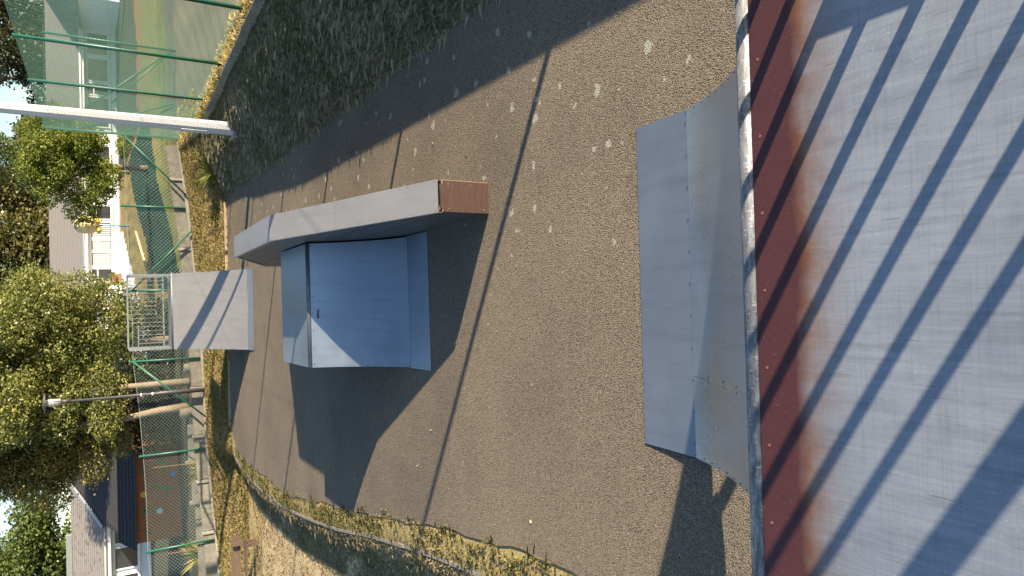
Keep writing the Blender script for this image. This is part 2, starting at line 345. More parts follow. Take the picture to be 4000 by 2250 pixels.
def inst(me, name, parent, loc=(0, 0, 0), rot=(0, 0, 0), scale=(1, 1, 1)):
    o = bpy.data.objects.new(name, me); COL.objects.link(o); o.parent = parent; o.location = loc; o.rotation_euler = rot; o.scale = scale; return o
def npmesh(name, V, Fq, mat, smooth=False):
    me = bpy.data.meshes.new(name); n = len(V); k = Fq.shape[1]; nf = len(Fq)
    me.vertices.add(n); me.vertices.foreach_set('co', V.astype(np.float32).ravel())
    me.loops.add(nf * k); me.loops.foreach_set('vertex_index', Fq.astype(np.int32).ravel())
    me.polygons.add(nf); me.polygons.foreach_set('loop_start', np.arange(0, nf * k, k, dtype=np.int32)); me.polygons.foreach_set('loop_total', np.full(nf, k, dtype=np.int32))
    if smooth: me.polygons.foreach_set('use_smooth', np.ones(nf, dtype=bool))
    me.materials.append(M[mat]); me.update(calc_edges=True); return me
def link(name, me, parent=None):
    o = bpy.data.objects.new(name, me); COL.objects.link(o)
    if parent is not None: o.parent = parent
    return o

# ------------------------------------------------------------------ terrain
KY = [-12, 4, 5.8, 6.8, 8.36, 10.6, 12.5, 14.1, 16.6, 18.5, 20.2]
KX = [-1.0, -2.40, -2.72, -2.87, -3.15, -3.65, -3.98, -4.23, -4.42, -4.46, -4.20]
kerb_x = lambda y: np.interp(y, KY, KX)
bank_top = lambda y: np.interp(y, [-5, 11, 12.5, 14.5, 16, 17.5, 20], [.97, .97, .91, .87, .80, .76, .76])
FX = [-30, -12, -7.6, -4.75, -1.9, 0.2, 2.64, 4.7, 8, 30]; FZ = [-.3, -.2, .0, .22, .28, .42, .63, .9, .95, 1.0]
fence_z = lambda x: np.interp(x, FX, FZ)
def prof(x, y):
    k = kerb_x(y); bt = bank_top(y)
    t = np.clip((x - 2.68) / (4.36 - 2.68), 0, 1); zr = (bt - .15 * np.clip((t - .6) / .4, 0, 1) + np.where(x > 4.36, .13, 0)) * (t * .75 + .25 * t * t * (3 - 2 * t)) - .015
    s = np.clip((k - x - .02) / .62, 0, 1); zl = -.03 - .39 * (s * s * (3 - 2 * s) * .5 + s * .5)
    return np.where(x > 2.68, zr, np.where(x < k, zl, -.014))
def terrain(x, y):
    x = np.asarray(x, float); y = np.asarray(y, float); zf = fence_z(x)
    a = prof(x, np.minimum(y, 20)); t = np.clip((y - 20.05) / (23.3 - 20.05), 0, 1); t2 = np.where(y < 20.05, 0, t * .7 + .3 * t * t * (3 - 2 * t))
    z = a * (1 - t2) + (zf - .02) * t2
    beyond = zf - .02 + (np.clip(y, 23.3, 58) - 23.3) * (1.55 - zf) / 34.7
    return np.where(y > 23.3, beyond, z)
def axis_pts(lo, f0, f1, hi, st, grow=1.25):
    a = list(np.arange(f0, f1 + 1e-6, st)); s = st; p = f0
    while p > lo: s *= grow; p -= s; a.insert(0, p)
    s = st; p = f1
    while p < hi: s *= grow; p += s; a.append(p)
    return np.array(a)
gx = axis_pts(-260, -9.0, 9.0, 260, .14); gy = axis_pts(-30, 1.0, 25.0, 520, .16, 1.04)
GX, GY = np.meshgrid(gx, gy); GZ = terrain(GX, GY)
wob = 0.02 * np.sin(GX * 3.1 + GY * 1.7) * np.sin(GY * 2.3 - GX * 1.1) + 0.015 * np.sin(GX * 7.3) * np.sin(GY * 6.1)
off = ((GX > 2.95) | (GX < kerb_x(GY) - .15) | (GY > 20.4)) & (GY < 60)
GZ = GZ + np.where(off, wob, 0)
nx, ny = len(gx), len(gy)
idx = np.arange(nx * ny).reshape(ny, nx)
FQ = np.stack([idx[:-1, :-1], idx[:-1, 1:], idx[1:, 1:], idx[1:, :-1]], -1).reshape(-1, 4)
gm = npmesh('ground', np.stack([GX, GY, GZ], -1).reshape(-1, 3), FQ, 'bank_soil', True)
mats = ['bank_soil', 'strip_soil', 'dry_grass_soil', 'lawn', 'tan_lawn', 'court_tarmac', 'green_court', 'orange_border', 'patio', 'earth_shade']
for n_ in mats[1:]: gm.materials.append(M[n_])
cx = (GX[:-1, :-1] + GX[1:, 1:]) / 2; cy = (GY[:-1, :-1] + GY[1:, 1:]) / 2
def side(ax, ay, bx, by): return (cx - ax) * (by - ay) - (cy - ay) * (bx - ax)   # >0 right of a->b
mi = np.zeros(cx.shape, int)
mi[(cx > kerb_x(cy)) & (cx < kerb_x(cy) + .5) & (cy < 20)] = 1; mi[(cx < kerb_x(cy) - .7)] = 1; mi[(cx < kerb_x(cy) - .55) & (cy < 18.2)] = 2
mi[(cy > 19.9)] = 1
mi[(cx > 4.4) & (cy <= 23.3)] = 1; mi[(cx > 4.85) & (cy <= 23.3)] = 5
bh = cy > 23.3
cyj = cy + .5 * np.sin(cx * 1.7) + .35 * np.sin(cx * 4.3 + cy)
mi[bh] = 3; mi[bh & (cy > 30) & (cx < 12)] = 4
mi[bh & (cx > 4.8) & (cyj < 25.5)] = 5
mi[bh & (cx > 7.2) & (cyj > 25.5) & (cyj < 36.0)] = 3
mi[bh & (cx > 7.2) & (cyj > 27.5) & (cyj < 36.0) & (np.sin(cx * .9) * np.sin(cy * .8 + 1) > .1)] = 4
mi[bh & (cx > 6.4) & (cyj > 36.0) & (cyj < 38.5) & (cx > 8.2)] = 7
mi[bh & (cx > 8.2) & (cyj >= 38.5)] = 9  # shaded zone up to the bungalow, painted as dark ground
gc = bh & (side(.72, 34.5, 7.6, 46.5) > 0) & (side(.65, 26.6, 5.0, 30.4) < 0) & (cx > .2) & (cx < 8.0) & (cy < 47)
mi[gc] = 6
mi[bh & (side(-3.2, 36.2, 4.35, 54.5) < 0) & (cx < 4.6) & (cx > -3.4) & (cy > 34) & (cy < 58)] = 8
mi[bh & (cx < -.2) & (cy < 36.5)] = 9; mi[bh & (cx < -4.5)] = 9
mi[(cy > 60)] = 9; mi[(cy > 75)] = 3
gm.polygons.foreach_set('material_index', mi.ravel().astype(np.int32))
ground = struct(link('ground', gm))

# asphalt pad: one sheet with an uneven edge
def asphalt():
    pts = []
    ys = np.arange(-8, 20.0, .22)
    for y in ys: pts.append((2.66 + .035 * math.sin(y * 5.1) + .03 * math.sin(y * 11.7 + 1) + rng.uniform(-.02, .02), y))
    for x in np.arange(2.5, -3.5, -.25): pts.append((x, 20.02 + rng.uniform(-.01, .01)))
    pts += [(-3.75, 19.85), (-3.95, 19.55)]
    for y in ys[::-1]:
        if y > 19.3: continue
        pts.append((kerb_x(y) + .32 + .04 * math.sin(y * 1.3) + .02 * math.sin(y * 4.1) + rng.uniform(-.02, .02), y))
    m = MB(); m.v = [Vector((x, y, 0)) for x, y in pts]; m.f = [tuple(range(len(pts)))]
    b = len(pts); m.v += [Vector((x, y, -.06)) for x, y in pts]
    for i in range(b): j = (i + 1) % b; m.f.append((i, j, b + j, b + i))
    return struct(m.build('asphalt_pad', 'asphalt'))
pad = asphalt()
# kerb edging on the left and timber edging at the far end: single pieces
ke = struct(bpy.data.objects.new('kerb', None)); COL.objects.link(ke)
ys = list(np.arange(2.2, 19.2, .92))
for y0 in ys:
    y1 = y0 + .905; dz = random.uniform(-.012, .012)
    MB().bar((kerb_x(y0), y0, -.055 + dz), (kerb_x(y1), y1, -.055 + dz + random.uniform(-.006, .006)), .036, .12).build('kerb_stone', 'concrete', ke)
te = struct(bpy.data.objects.new('timber_edging', None)); COL.objects.link(te)
for i, x0 in enumerate((-3.6, -1.55, .5)):
    MB().box(x0, x0 + 2.0, 20.06, 20.10, -.05, .05 + .006 * i).build('edging_board', 'timber_pale', te)

# ------------------------------------------------------------------ skate ramps
def arc(y0, z0, sgn, dy, dz, a0, n=14):
    ch = math.atan2(dz, dy); a1 = 2 * ch - a0; Rr = dy / (math.sin(a1) - math.sin(a0)); out = []
    for i in range(n + 1):
        a = a0 + (a1 - a0) * i / n; out.append((y0 + sgn * Rr * (math.sin(a) - math.sin(a0)), z0 + Rr * (math.cos(a0) - math.cos(a))))
    return out, a1
def screws(prof_pts, xs, parent, up=True):
    m = MB()
    for (y, z) in prof_pts:
        for x in xs: m.disc((x, y, z), .0045, (0, 0, 1), 6, .002)
    m.build('screw_heads', 'screw', parent, kind='stuff')
def along(p, step):
    out = []; acc = 0
    for a, b in zip(p[:-1], p[1:]):
        L = math.hypot(b[0] - a[0], b[1] - a[1]); t = step - acc if acc else 0
        while t <= L: out.append((a[0] + (b[0] - a[0]) * t / L, a[1] + (b[1] - a[1]) * t / L + .001)); t += step
        acc = (L - (t - step)); 
    return out

# near quarter pipe the photographer stands on
q = thing('quarter_pipe', 'wide steel quarter pipe in the foreground with rusty brown strip behind its coping', 'skate ramp', (0.0, 3.44, 0), .012)
hw = 1.03; DZ = 1.25
lipp = [(0, .006), (-.24, .018), (-.48, .035)]
tr, a1 = arc(-.478, .037, -1, 1.44, DZ - .045, R(19), 60)
MB().sheet(lipp, -hw, hw, .004).build('lip_plate', 'steel_lip', q)
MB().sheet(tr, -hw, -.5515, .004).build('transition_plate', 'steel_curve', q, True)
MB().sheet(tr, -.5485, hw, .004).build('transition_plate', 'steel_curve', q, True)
yc = tr[-1][0]
screws(along(tr, .105), (-hw + .015, hw - .015), q); screws(along(tr[6:], .21), (-.565, -.535), q)
mm = MB(); [mm.disc((x, -.47, .038), .0042, (0, 0, 1), 6, .002) for x in np.arange(-.95, 1, .19)]; mm.build('screw_heads', 'screw', q, kind='stuff')
for sx in (-1, 1):
    xa = sx * (hw - .02); rb = MB(); cur = [(y, z - .03) for y, z in tr[8:]]
    for (ya_, za_), (yb_, zb_) in zip(cur[::4], cur[4::4]): rb.bar((xa, ya_, za_), (xa, yb_, zb_), .03, .045)
    rb.build('curved_rib', 'black_board', q)
MB().tube([(-1.12, yc - .006, DZ - .019), (1.12, yc - .006, DZ - .019)], .031, 20).build('coping', 'coping_pipe', q, True)
dk = MB().box(-1.12, 1.12, -2.2, -.0, -.005, 0).build('deck_plate', 'deck_worn', q); dk.location = (0, yc - .036, DZ)
mm = MB(); [mm.disc((x, yc - .036 - .03, DZ), .005, (0, 0, 1), 8, .0012) for x in np.arange(-1.02, 1.1, .243)]; mm.build('screw_heads', 'brown_panel', q, kind='stuff')
MB().box(-1.10, 1.10, -4.05, yc - .06, DZ - .13, DZ - .012).build('deck_frame', 'galvanised', q)
for lx in (-1.05, 1.05):
    for ly in (yc - .12, -3.95): MB().box(lx - .03, lx + .03, ly - .03, ly + .03, 0, DZ - .13).build('leg', 'galvanised', q)
# guard rail on the right side of the deck (local y = world y - 3.44)
gr = bpy.data.objects.new('guard_rail', None); COL.objects.link(gr); gr.parent = q
RX = 1.055; b0 = 1.32 - 3.44 + .02
MB().bar((RX, b0 + .12, DZ + .95), (RX, -4.1, DZ + .95), .05).build('top_rail', 'galvanised', gr)
MB().bar((RX, b0 + .12, DZ + .035), (RX, -4.1, DZ + .035), .03).build('bottom_rail', 'galvanised', gr)
for i in range(16):
    y = b0 - .153 * i
    if i in (9, 10) or y < -4.1: continue
    MB().bar((RX, y, DZ + .03), (RX, y, DZ + .93), .026).build('baluster', 'galvanised', gr)
for y in (b0 + .13, -.14 - 3.44, -4.1): MB().box(RX - .035, RX + .035, y - .035, y + .035, DZ - .12, DZ + .97).build('post', 'galvanised', gr)
MB().box(RX - .012, RX + .012, b0 - .153 * 4, b0 - .153 * 2, DZ + .10, DZ + .145).build('link_bar', 'galvanised', gr)

# fun box in the middle
fb = thing('fun_box', 'low steel fun box ramp beside the long grind ledge, mostly in blue shade', 'skate ramp', (-.118, 6.81, 0), .024)
hw = .742
lipp = [(0, .006), (.25, .016), (.50, .03)]
tr, a1 = arc(.498, .032, 1, .975, .868, R(20), 30); ytop = tr[-1][0]; ztop = tr[-1][1]
MB().sheet(lipp, -hw - .008, hw, .004).build('lip_plate', 'steel_sheet', fb)
MB().sheet(tr, -hw, hw - .01, .004).build('transition_plate', 'steel_sheet', fb, True)
screws(along(tr, .105), (-hw + .014,), fb); screws(along(tr, .26), (hw - .03, 0.02), fb)
mm = MB(); [mm.disc((x, tr[0][0] + .02, tr[0][1] + .001), .0042, (0, 0, 1), 6, .002) for x in np.arange(-.7, .73, .2)]
[mm.disc((x, tr[-1][0] - .03, tr[-1][1] - .04), .006, (0, -.6, .7), 6, .003) for x in np.arange(-.7, .73, .2)]; mm.build('screw_heads', 'screw', fb, kind='stuff')
MB().tube([(-hw - .006, ytop + .012, ztop - .006), (hw - .01, ytop + .012, ztop - .006)], .028, 16).build('coping', 'coping_pipe', fb, True)
ye = ytop + 1.36
MB().sheet([(ytop + .045, ztop + .006), (ye, ztop + .006)], -hw, hw - .01, .004).build('deck_plate', 'steel_sheet', fb)
tr2 = [(ye + (ytop - y), z) for y, z in tr][::-1]
MB().sheet(tr2, -hw, hw - .01, .004).build('far_transition_plate', 'steel_sheet', fb, True)
MB().sheet([(tr2[-1][0], .03), (tr2[-1][0] + .5, .006)], -hw, hw, .004).build('far_lip_plate', 'steel_sheet', fb)
poly = [(.08, 0)] + [(y, z - .012) for y, z in lipp[1:]] + [(y, z - .012) for y, z in tr] + [(y, z - .012) for y, z in tr2] + [(tr2[-1][0] + .4, 0)]
for xa in (-hw + .004, hw - .03): MB().prism(poly, 0, xa, xa + .018).build('side_panel', 'black_board', fb)
# small sticker residue / chipped graffiti next to the coping
mm = MB()
for k in range(14):
    a = random.uniform(0, 6.28); mm.disc((-.11 + random.gauss(0, .025), ytop - .055 + random.gauss(0, .008), ztop - .088 + random.gauss(0, .001)), random.uniform(.004, .012), (0, -.85, .5), 5, .0025)
mm.build('paint_chips', 'post_dark', fb, kind='stuff')

# grind ledge
lg = thing('grind_ledge', 'long raised grind ledge with steel top and brown plywood end, next to the fun box', 'grind ledge', (.815, 5.47, 0), .029)
LP = [(0, 0), (0, .50), (2.67, 1.36), (5.06, 1.36), (7.20, .50), (7.20, 0)]
def clip_band(poly, z0, z1):
    def cl(P, f, zc):
        out = []
        for i in range(len(P)):
            a, b = P[i], P[(i + 1) % len(P)]; ia, ib = f(a[1]), f(b[1])
            if ia: out.append(a)
            if ia != ib: t = (zc - a[1]) / (b[1] - a[1]); out.append((a[0] + (b[0] - a[0]) * t, zc))
        return out
    return cl(cl(poly, lambda z: z >= z0, z0), lambda z: z <= z1, z1)
lw = .1375
inner = [(.02, 0.004), (.02, .465), (2.675, 1.322), (5.055, 1.322), (7.18, .465), (7.18, .004)]
for sx in (-1, 1):
    zz = [0.004, .42, .72, .98, 1.18, 1.36]
    for a_, b_ in zip(zz[:-1], zz[1:]):
        pl = clip_band(inner, a_, b_ - .007)
        if len(pl) > 2:
            off = random.uniform(0, .004); xo = sx * (lw - off); xi = sx * (lw - .02)
            MB().prism(pl, 0, min(xo, xi), max(xo, xi)).build('side_board', 'ply_side', lg)
    xo, xi = sx * (lw - .021), sx * (lw - .06)
    for (ya, za), (yb, zb) in zip(inner[1:4], inner[2:5]):
        MB().bar(((xo + xi) / 2, ya + .01, za - .035), ((xo + xi) / 2, yb - .01, zb - .035), abs(xo - xi), .04).build('batten', 'timber_pale', lg)
def lerp2(a, b, t): return (a[0] + (b[0] - a[0]) * t, a[1] + (b[1] - a[1]) * t)
nrm = lambda y, z: (y, z)
tops = [(LP[1], lerp2(LP[1], LP[2], .545)), (lerp2(LP[1], LP[2], .547), LP[2]), ((2.672, 1.36), (3.8, 1.36)), ((3.803, 1.36), (5.06, 1.36)), ((5.063, 1.359), (7.20, .5))]
for a_, b_ in tops: MB().sheet([a_, b_], -lw - .008, lw + .008, .004).build('top_plate', 'steel_pale', lg)
for sx in (-1, 1):     # folded edges of the top sheets
    for a_, b_ in (tops[0], tops[1], (tops[2][0], tops[3][1]), tops[4]):
        x_ = sx * (lw + .006); MB().bar((x_, a_[0], a_[1] - .022), (x_, b_[0], b_[1] - .022), .004, .035).build('edge_angle', 'steel_pale', lg)
ppts = []
for a_, b_ in tops:
    n_ = max(2, int((b_[0] - a_[0]) / .3))
    for i in range(n_ + 1): ppts.append(lerp2(a_, b_, .02 + .96 * i / n_))
screws([(y, z + .001) for y, z in ppts], (-lw + .012, lw - .012), lg)
eb = [(-lw, .004), (lw, .004), (lw, .455), (lw - .028, .455), (lw - .028, .478), (-lw + .028, .478), (-lw + .028, .455), (-lw, .455)]
MB().prism(eb, 1, -.006, .014).build('end_board', 'ply_brown', lg)
MB().box(lw + .001, lw + .004, -.0065, .0145, .004, .455).build('ply_edge', 'ply_edge', lg)
for xa in (-lw, lw - .028): MB().box(xa, xa + .028, -.004, .012, .4555, .458).build('ply_edge', 'ply_edge', lg)
mm = MB(); [mm.disc((x, -.0065, z), .006, (0, -1, 0), 8, .002) for x, z in ((lw - .03, .40), (lw - .03, .18), (-lw + .03, .05), (-lw + .03, .4))]; mm.build('screw_heads', 'galvanised', lg, kind='stuff')
eb2 = [(-lw, .004), (lw, .004), (lw, .47), (-lw, .47)]; MB().prism(eb2, 1, 7.184, 7.20).build('far_end_board', 'ply_brown', lg)

# far quarter pipe with guard rails
fq = thing('quarter_pipe', 'far steel quarter pipe topped by a galvanised guard rail', 'skate ramp', (-.36, 16.58, 0), .018)
hw = .95; FZT = 1.46
lipp = [(0, .006), (.27, .018), (.54, .03)]
tr, a1 = arc(.538, .032, 1, 2.12, FZT - .045, R(24), 24); ytop, ztop = tr[-1]
MB().sheet(lipp, -hw, hw, .004).build('lip_plate', 'steel_sheet', fq)
MB().sheet(tr, -hw, .479, .004).build('transition_plate', 'steel_pale', fq, True)
MB().sheet(tr, .482, hw, .004).build('transition_plate', 'steel_pale', fq, True)
screws(along(tr, .12), (-hw + .015, hw - .015), fq)
mm = MB(); [mm.disc((x, tr[0][0] + .02, tr[0][1] + .001), .007, (0, 0, 1), 6, .003) for x in np.arange(-.9, .94, .16)]; mm.build('screw_heads', 'screw', fq, kind='stuff')
MB().tube([(-hw - .02, ytop + .012, ztop - .004), (hw + .02, ytop + .012, ztop - .004)], .03, 14).build('coping', 'coping_pipe', fq, True)
MB().box(-hw, hw, ytop + .045, ytop + 1.15, ztop - .004, ztop + .006).build('deck_plate', 'steel_sheet', fq)
poly = [(.08, 0)] + [(y, z - .012) for y, z in lipp[1:]] + [(y, z - .012) for y, z in tr] + [(ytop, 0)]
for xa in (-hw + .004, hw - .022): MB().prism(poly, 0, xa, xa + .018).build('side_panel', 'black_board', fq)
MB().box(-hw + .02, hw - .02, ytop + .06, ytop + 1.13, ztop - .12, ztop - .008).build('deck_frame', 'galvanised', fq)
for lx in (-hw + .05, hw - .05): MB().box(lx - .03, lx + .03, ytop + 1.05, ytop + 1.11, 0, ztop - .12).build('leg', 'galvanised', fq)
GH = .92
gr = bpy.data.objects.new('guard_rail', None); COL.objects.link(gr); gr.parent = fq
yb = ytop + 1.10; yf = ytop + .10
for sx in (-1, 1):
    x = sx * (hw - .03)
    for y in (yf, yb): MB().box(x - .022, x + .022, y - .022, y + .022, ztop + .006, ztop + GH).build('post', 'galvanised', gr)
    MB().bar((x, yf - .03, ztop + GH + .024), (x, yb + .03, ztop + GH + .02), .046, .038).build('top_rail', 'galvanised', gr)
    MB().bar((x, yf + .03, ztop + .09), (x, yb - .03, ztop + .09), .035).build('bottom_rail', 'galvanised', gr)
    for k in range(1, 9): y = yf + (yb - yf) * k / 9; MB().bar((x, y, ztop + .1), (x, y, ztop + GH), .014).build('baluster', 'galvanised', gr)
MB().bar((-hw + .06, yb, ztop + GH + .024), (hw - .06, yb, ztop + GH + .02), .046, .038).build('top_rail', 'galvanised', gr)
MB().bar((-hw + .06, yb, ztop + .12), (hw - .06, yb, ztop + .12), .035).build('bottom_rail', 'galvanised', gr)
for k in range(1, 17):
    x = -hw + .03 + (2 * hw - .06) * k / 17
    lo, hi = ztop + .135, ztop + GH
    if 1 <= k <= 5: hi = ztop + .70
    if k in (8, 11): lo = ztop + .30
    if k in (9, 10): lo = ztop + .30
    MB().bar((x, yb, lo), (x, yb, hi), .014).build('baluster', 'galvanised', gr)
sp = lambda k: -hw + .03 + (2 * hw - .06) * k / 17
MB().bar((-hw + .06, yb, ztop + .71), (sp(5.4), yb, ztop + .71), .022).build('link_bar', 'galvanised', gr)
MB().bar((sp(7.7), yb, ztop + .29), (sp(9), yb, ztop + .29), .02).build('link_bar', 'galvanised', gr)
MB().bar((sp(10), yb, ztop + .29), (sp(11.3), yb, ztop + .29), .02).build('link_bar', 'galvanised', gr)

# ------------------------------------------------------------------ floodlight pole on the bank
pz = float(terrain(3.6, 16.05))
pl = thing('floodlight_pole', 'thick tapered galvanised steel pole standing on the shaded grass bank', 'pole', (3.60, 16.05, pz))
MB().tube([(0, 0, .02), (0, 0, 8.5)], [.148, .062], 8).build('shaft', 'galvanised_pole', pl)
MB().box(-.20, .20, -.20, .20, -.06, .03).build('base_plate', 'galvanised', pl)
MB().box(-.145, -.128, -.05, .05, .55, 1.05, Matrix.Rotation(R(22), 4, 'Z')).build('access_door', 'galvanised_pole', pl)
MB().box(-.9, .9, -.06, .06, 8.35, 8.45).build('lamp_arm', 'galvanised', pl)
for sx in (-.7, .7): MB().box(sx - .22, sx + .22, -.30, .05, 8.2, 8.36).build('lamp_head', 'galvanised', pl)

# ------------------------------------------------------------------ fences
def link_mesh(A, B, z0a, z1a, z0b, z1b, pitch, r, mat, name, parent, sag=0):
    """chain link: two families of slanting wires between A and B (xy), each a thin prism"""
    A = np.array(A, float); B = np.array(B, float); L = np.linalg.norm(B - A); t = (B - A) / L; nrm_ = np.array([-t[1], t[0]])
    Hh = z1a - z0a; V = []; Fc = []
    def P(s, h, o):
        u = s / L; zz0 = z0a + (z0b - z0a) * u; zz1 = z1a + (z1b - z1a) * u
        return (*(A + t * s + nrm_ * o), zz0 + (zz1 - zz0) * h / Hh)
    for fam in (1, -1):
        for k in np.arange(-Hh if fam == 1 else 0, L if fam == 1 else L + Hh, pitch):
            if fam == 1: s0, h0 = (k, 0) if k >= 0 else (0, -k); e = min(L - s0, Hh - h0); s1, h1 = s0 + e, h0 + e
            else: s0, h0 = (k, 0) if k <= L else (L, k - L); e = min(s0, Hh - h0); s1, h1 = s0 - e, h0 + e
            if e < pitch * .3: continue
            n = max(1, int(e / 1.2)); b = len(V)
            for i in range(n + 1):
                f = i / n; s_, h_ = s0 + (s1 - s0) * f, h0 + (h1 - h0) * f; o = fam * r * .9
                for a in (0, 2.1, 4.2): V.append(P(s_ + r * math.cos(a), h_ + r * .0, o + r * math.sin(a)))
            for i in range(n):
                for c in range(3): c2 = (c + 1) % 3; Fc.append((b + 3 * i + c, b + 3 * i + c2, b + 3 * i + 3 + c2, b + 3 * i + 3 + c))
    o = link(name, npmesh(name, np.array(V), np.array(Fc), mat, True), parent); return o
tf = thing('sports_court_fence', 'tall dark green fence with fine netting along the top of the right bank', 'fence', (4.62, 14.85, float(bank_top(14.85))))
TFO = Vector(tf.location)
def rel(p, o): return tuple(Vector(p) - o)
TX = 4.62; TOP = 4.22
py = [2.8, 5.85, 8.8, 11.8, 14.85, 17.95, 20.6, 23.0]
for y in py:
    x = TX + (.05 if y > 17 else 0) + (.04 if y > 22 else 0); z = float(terrain(x, min(y, 22.9))) - .1
    if y == 20.6: continue
    MB().tube([rel((x, y, z), TFO), rel((x, y, TOP + .03), TFO)], .036, 10).build('post', 'green_paint', tf, True)
for x in (7.35, 10.1, 13.0, 16.0): MB().tube([rel((x, 23.0, .8), TFO), rel((x, 23.0, TOP), TFO)], .034, 10).build('post', 'green_paint', tf, True)
for a_, b_ in (((4.71, 23.0, 3.55), (5.75, 22.95, .95)), ((4.71, 23.0, 2.35), (5.70, 23.05, .95)), ((7.35, 23.0, 1.0), (4.95, 23.03, 3.7)), ((7.33, 23.0, 1.0), (5.6, 23.08, 2.6)),
               ((13.0, 23.0, 3.4), (10.2, 23.0, 1.0))):
    MB().tube([rel(a_, TFO), rel(b_, TFO)], .024, 8).build('brace', 'green_paint', tf, True)
for ya, yb_ in zip(py[:-1], py[1:]):
    za, zb = float(bank_top(min(ya, 19))) + .03, float(bank_top(min(yb_, 19))) + .03
    m_ = link_mesh((TX, ya), (TX + .05, yb_), za, TOP, zb, TOP, .064, .0027, 'green_wire', 'netting', tf); m_.location = -TFO
m_ = link_mesh((4.72, 23.02), (20, 23.02), .95, TOP, 1.0, TOP, .085, .0034, 'green_wire', 'netting', tf); m_.location = -TFO
mm = MB()
for z in (TOP - .02, 2.6):
    mm.tube([rel((TX - .04, 2.8, z), TFO), rel((TX, 23.0, z), TFO)], .0035, 5); mm.tube([rel((4.7, 22.98, z), TFO), rel((20, 22.98, z), TFO)], .0035, 5)
mm.build('tension_wire', 'green_paint', tf)
# concrete retaining boards along the top of the bank
for i, y0 in enumerate(np.arange(-2.0, 17.6, 1.52)):
    y1 = min(y0 + 1.5, 17.75); z0, z1 = float(bank_top(y0)), float(bank_top(y1))
    MB().bar(rel((4.37, y0, z0 - .10), TFO), rel((4.37 + (.02 if y1 > 15 else 0), y1, z1 - .10), TFO), .045, .22).build('concrete_board', 'concrete', tf)
# low chain-link fence at the back with gravel boards
lf = thing('chain_link_fence', 'lower grey chain-link fence on concrete gravel boards behind the far ramp', 'fence', (-1.9, 23.35, .28)); LO = Vector(lf.location)
LFP = [(4.68, 23.05), (2.64, 23.2), (.15, 23.3), (-1.95, 23.4), (-4.78, 23.42), (-7.62, 23.35), (-10.4, 23.2), (-13.2, 23.0)]
TOPS = [2.45, 2.42, 2.34, 2.30, 2.08, 2.02, 1.9, 1.8]
for (x, y), tz in zip(LFP[1:], TOPS[1:]):
    z = float(fence_z(x)); MB().tube([rel((x, y - .06, z - .12), LO), rel((x, y - .06, tz), LO)], .031, 10).build('post', 'green_paint', lf, True)
for a_, b_ in (((4.66, 23.0, 2.30), (3.0, 22.98, .68)), ((.15, 23.2, 2.18), (1.95, 23.0, .55)), ((-1.95, 23.3, 2.18), (-3.75, 23.05, .27)), ((-10.4, 23.1, 1.75), (-8.5, 22.9, -.08))):
    MB().tube([rel(a_, LO), rel(b_, LO)], .026, 8).build('brace', 'green_paint', lf, True)
for i in range(len(LFP) - 1):
    (xa, ya), (xb, yb2) = LFP[i], LFP[i + 1]; za, zb = float(fence_z(xa)) + .36, float(fence_z(xb)) + .36
    m_ = link_mesh((xa, ya - .02), (xb, yb2 - .02), za, TOPS[i] - .12, zb, TOPS[i + 1] - .12, .105, .0046, 'grey_wire', 'chain_link', lf); m_.location = -LO
mm = MB()
for i in range(len(LFP) - 1):
    (xa, ya), (xb, yb2) = LFP[i], LFP[i + 1]
    mm.tube([rel((xa, ya - .03, TOPS[i] - .12), LO), rel(((xa + xb) / 2, (ya + yb2) / 2 - .03, (TOPS[i] + TOPS[i + 1]) / 2 - .15), LO), rel((xb, yb2 - .03, TOPS[i + 1] - .12), LO)], .005, 5)
mm.build('tension_wire', 'grey_wire', lf)
fy = lambda x: float(np.interp(x, [p[0] for p in LFP[::-1]], [p[1] for p in LFP[::-1]]))
xs = [4.6, 3.55, 1.45, -.75, -2.85, -4.35, -5.75, -7.35, -9.4, -11.4]
for xa, xb in zip(xs[:-1], xs[1:]):
    za, zb = float(fence_z(xa)), float(fence_z(xb)); zm = (za + zb) / 2
    MB().bar(rel((xa - .09, fy(xa) + .02, za + .155), LO), rel((xb + .02, fy(xb) + .02, zb + .155), LO), .05, .40).build('gravel_board', 'concrete', lf)
    MB().bar(rel((xa, fy(xa) - .09, za + .0), LO), rel((xb, fy(xb) - .09, zb + .0), LO), .10, .09).build('mowing_strip', 'concrete_pale', lf)
    MB().box(xb - .085 - LO.x, xb - .01 - LO.x, fy(xb) - .045 - LO.y, fy(xb) + .06 - LO.y, zb - .1 - LO.z, zb + .39 - LO.z).build('concrete_spigot', 'concrete_pale', lf)

# ------------------------------------------------------------------ park lamp
lz = float(fence_z(-2.95))
lp = thing('park_lamp', 'slim dark park lamp post with clear lantern under a flat round cap', 'street lamp', (-2.93, 23.18, lz))
MB().tube([(0, 0, -.1), (0, 0, 1.25), (0, 0, 1.30), (0, 0, 3.55)], [.066, .066, .042, .034], 12).build('post', 'post_dark', lp, True)
MB().tube([(0, 0, 3.50), (0, 0, 3.72)], .062, 12).build('socket', 'post_dark', lp, True)
MB().tube([(0, 0, 3.72), (0, 0, 4.08)], [.085, .10], 14).build('lantern_glass', 'lamp_glass', lp, True)
for k in range(4):
    a = k * math.pi / 2 + .4; MB().tube([(.095 * math.cos(a), .095 * math.sin(a), 3.72), (.11 * math.cos(a), .11 * math.sin(a), 4.09)], .006, 5).build('lantern_strut', 'post_dark', lp)
MB().tube([(0, 0, 4.08), (0, 0, 4.11), (0, 0, 4.16)], [.27, .27, .10], 18).build('lantern_cap', 'post_dark', lp)
for z in (1.72, 1.42): MB().tube([(0, 0, z), (0, 0, z + .04)], .046, 10).build('clamp_band', 'white_frame', lp)

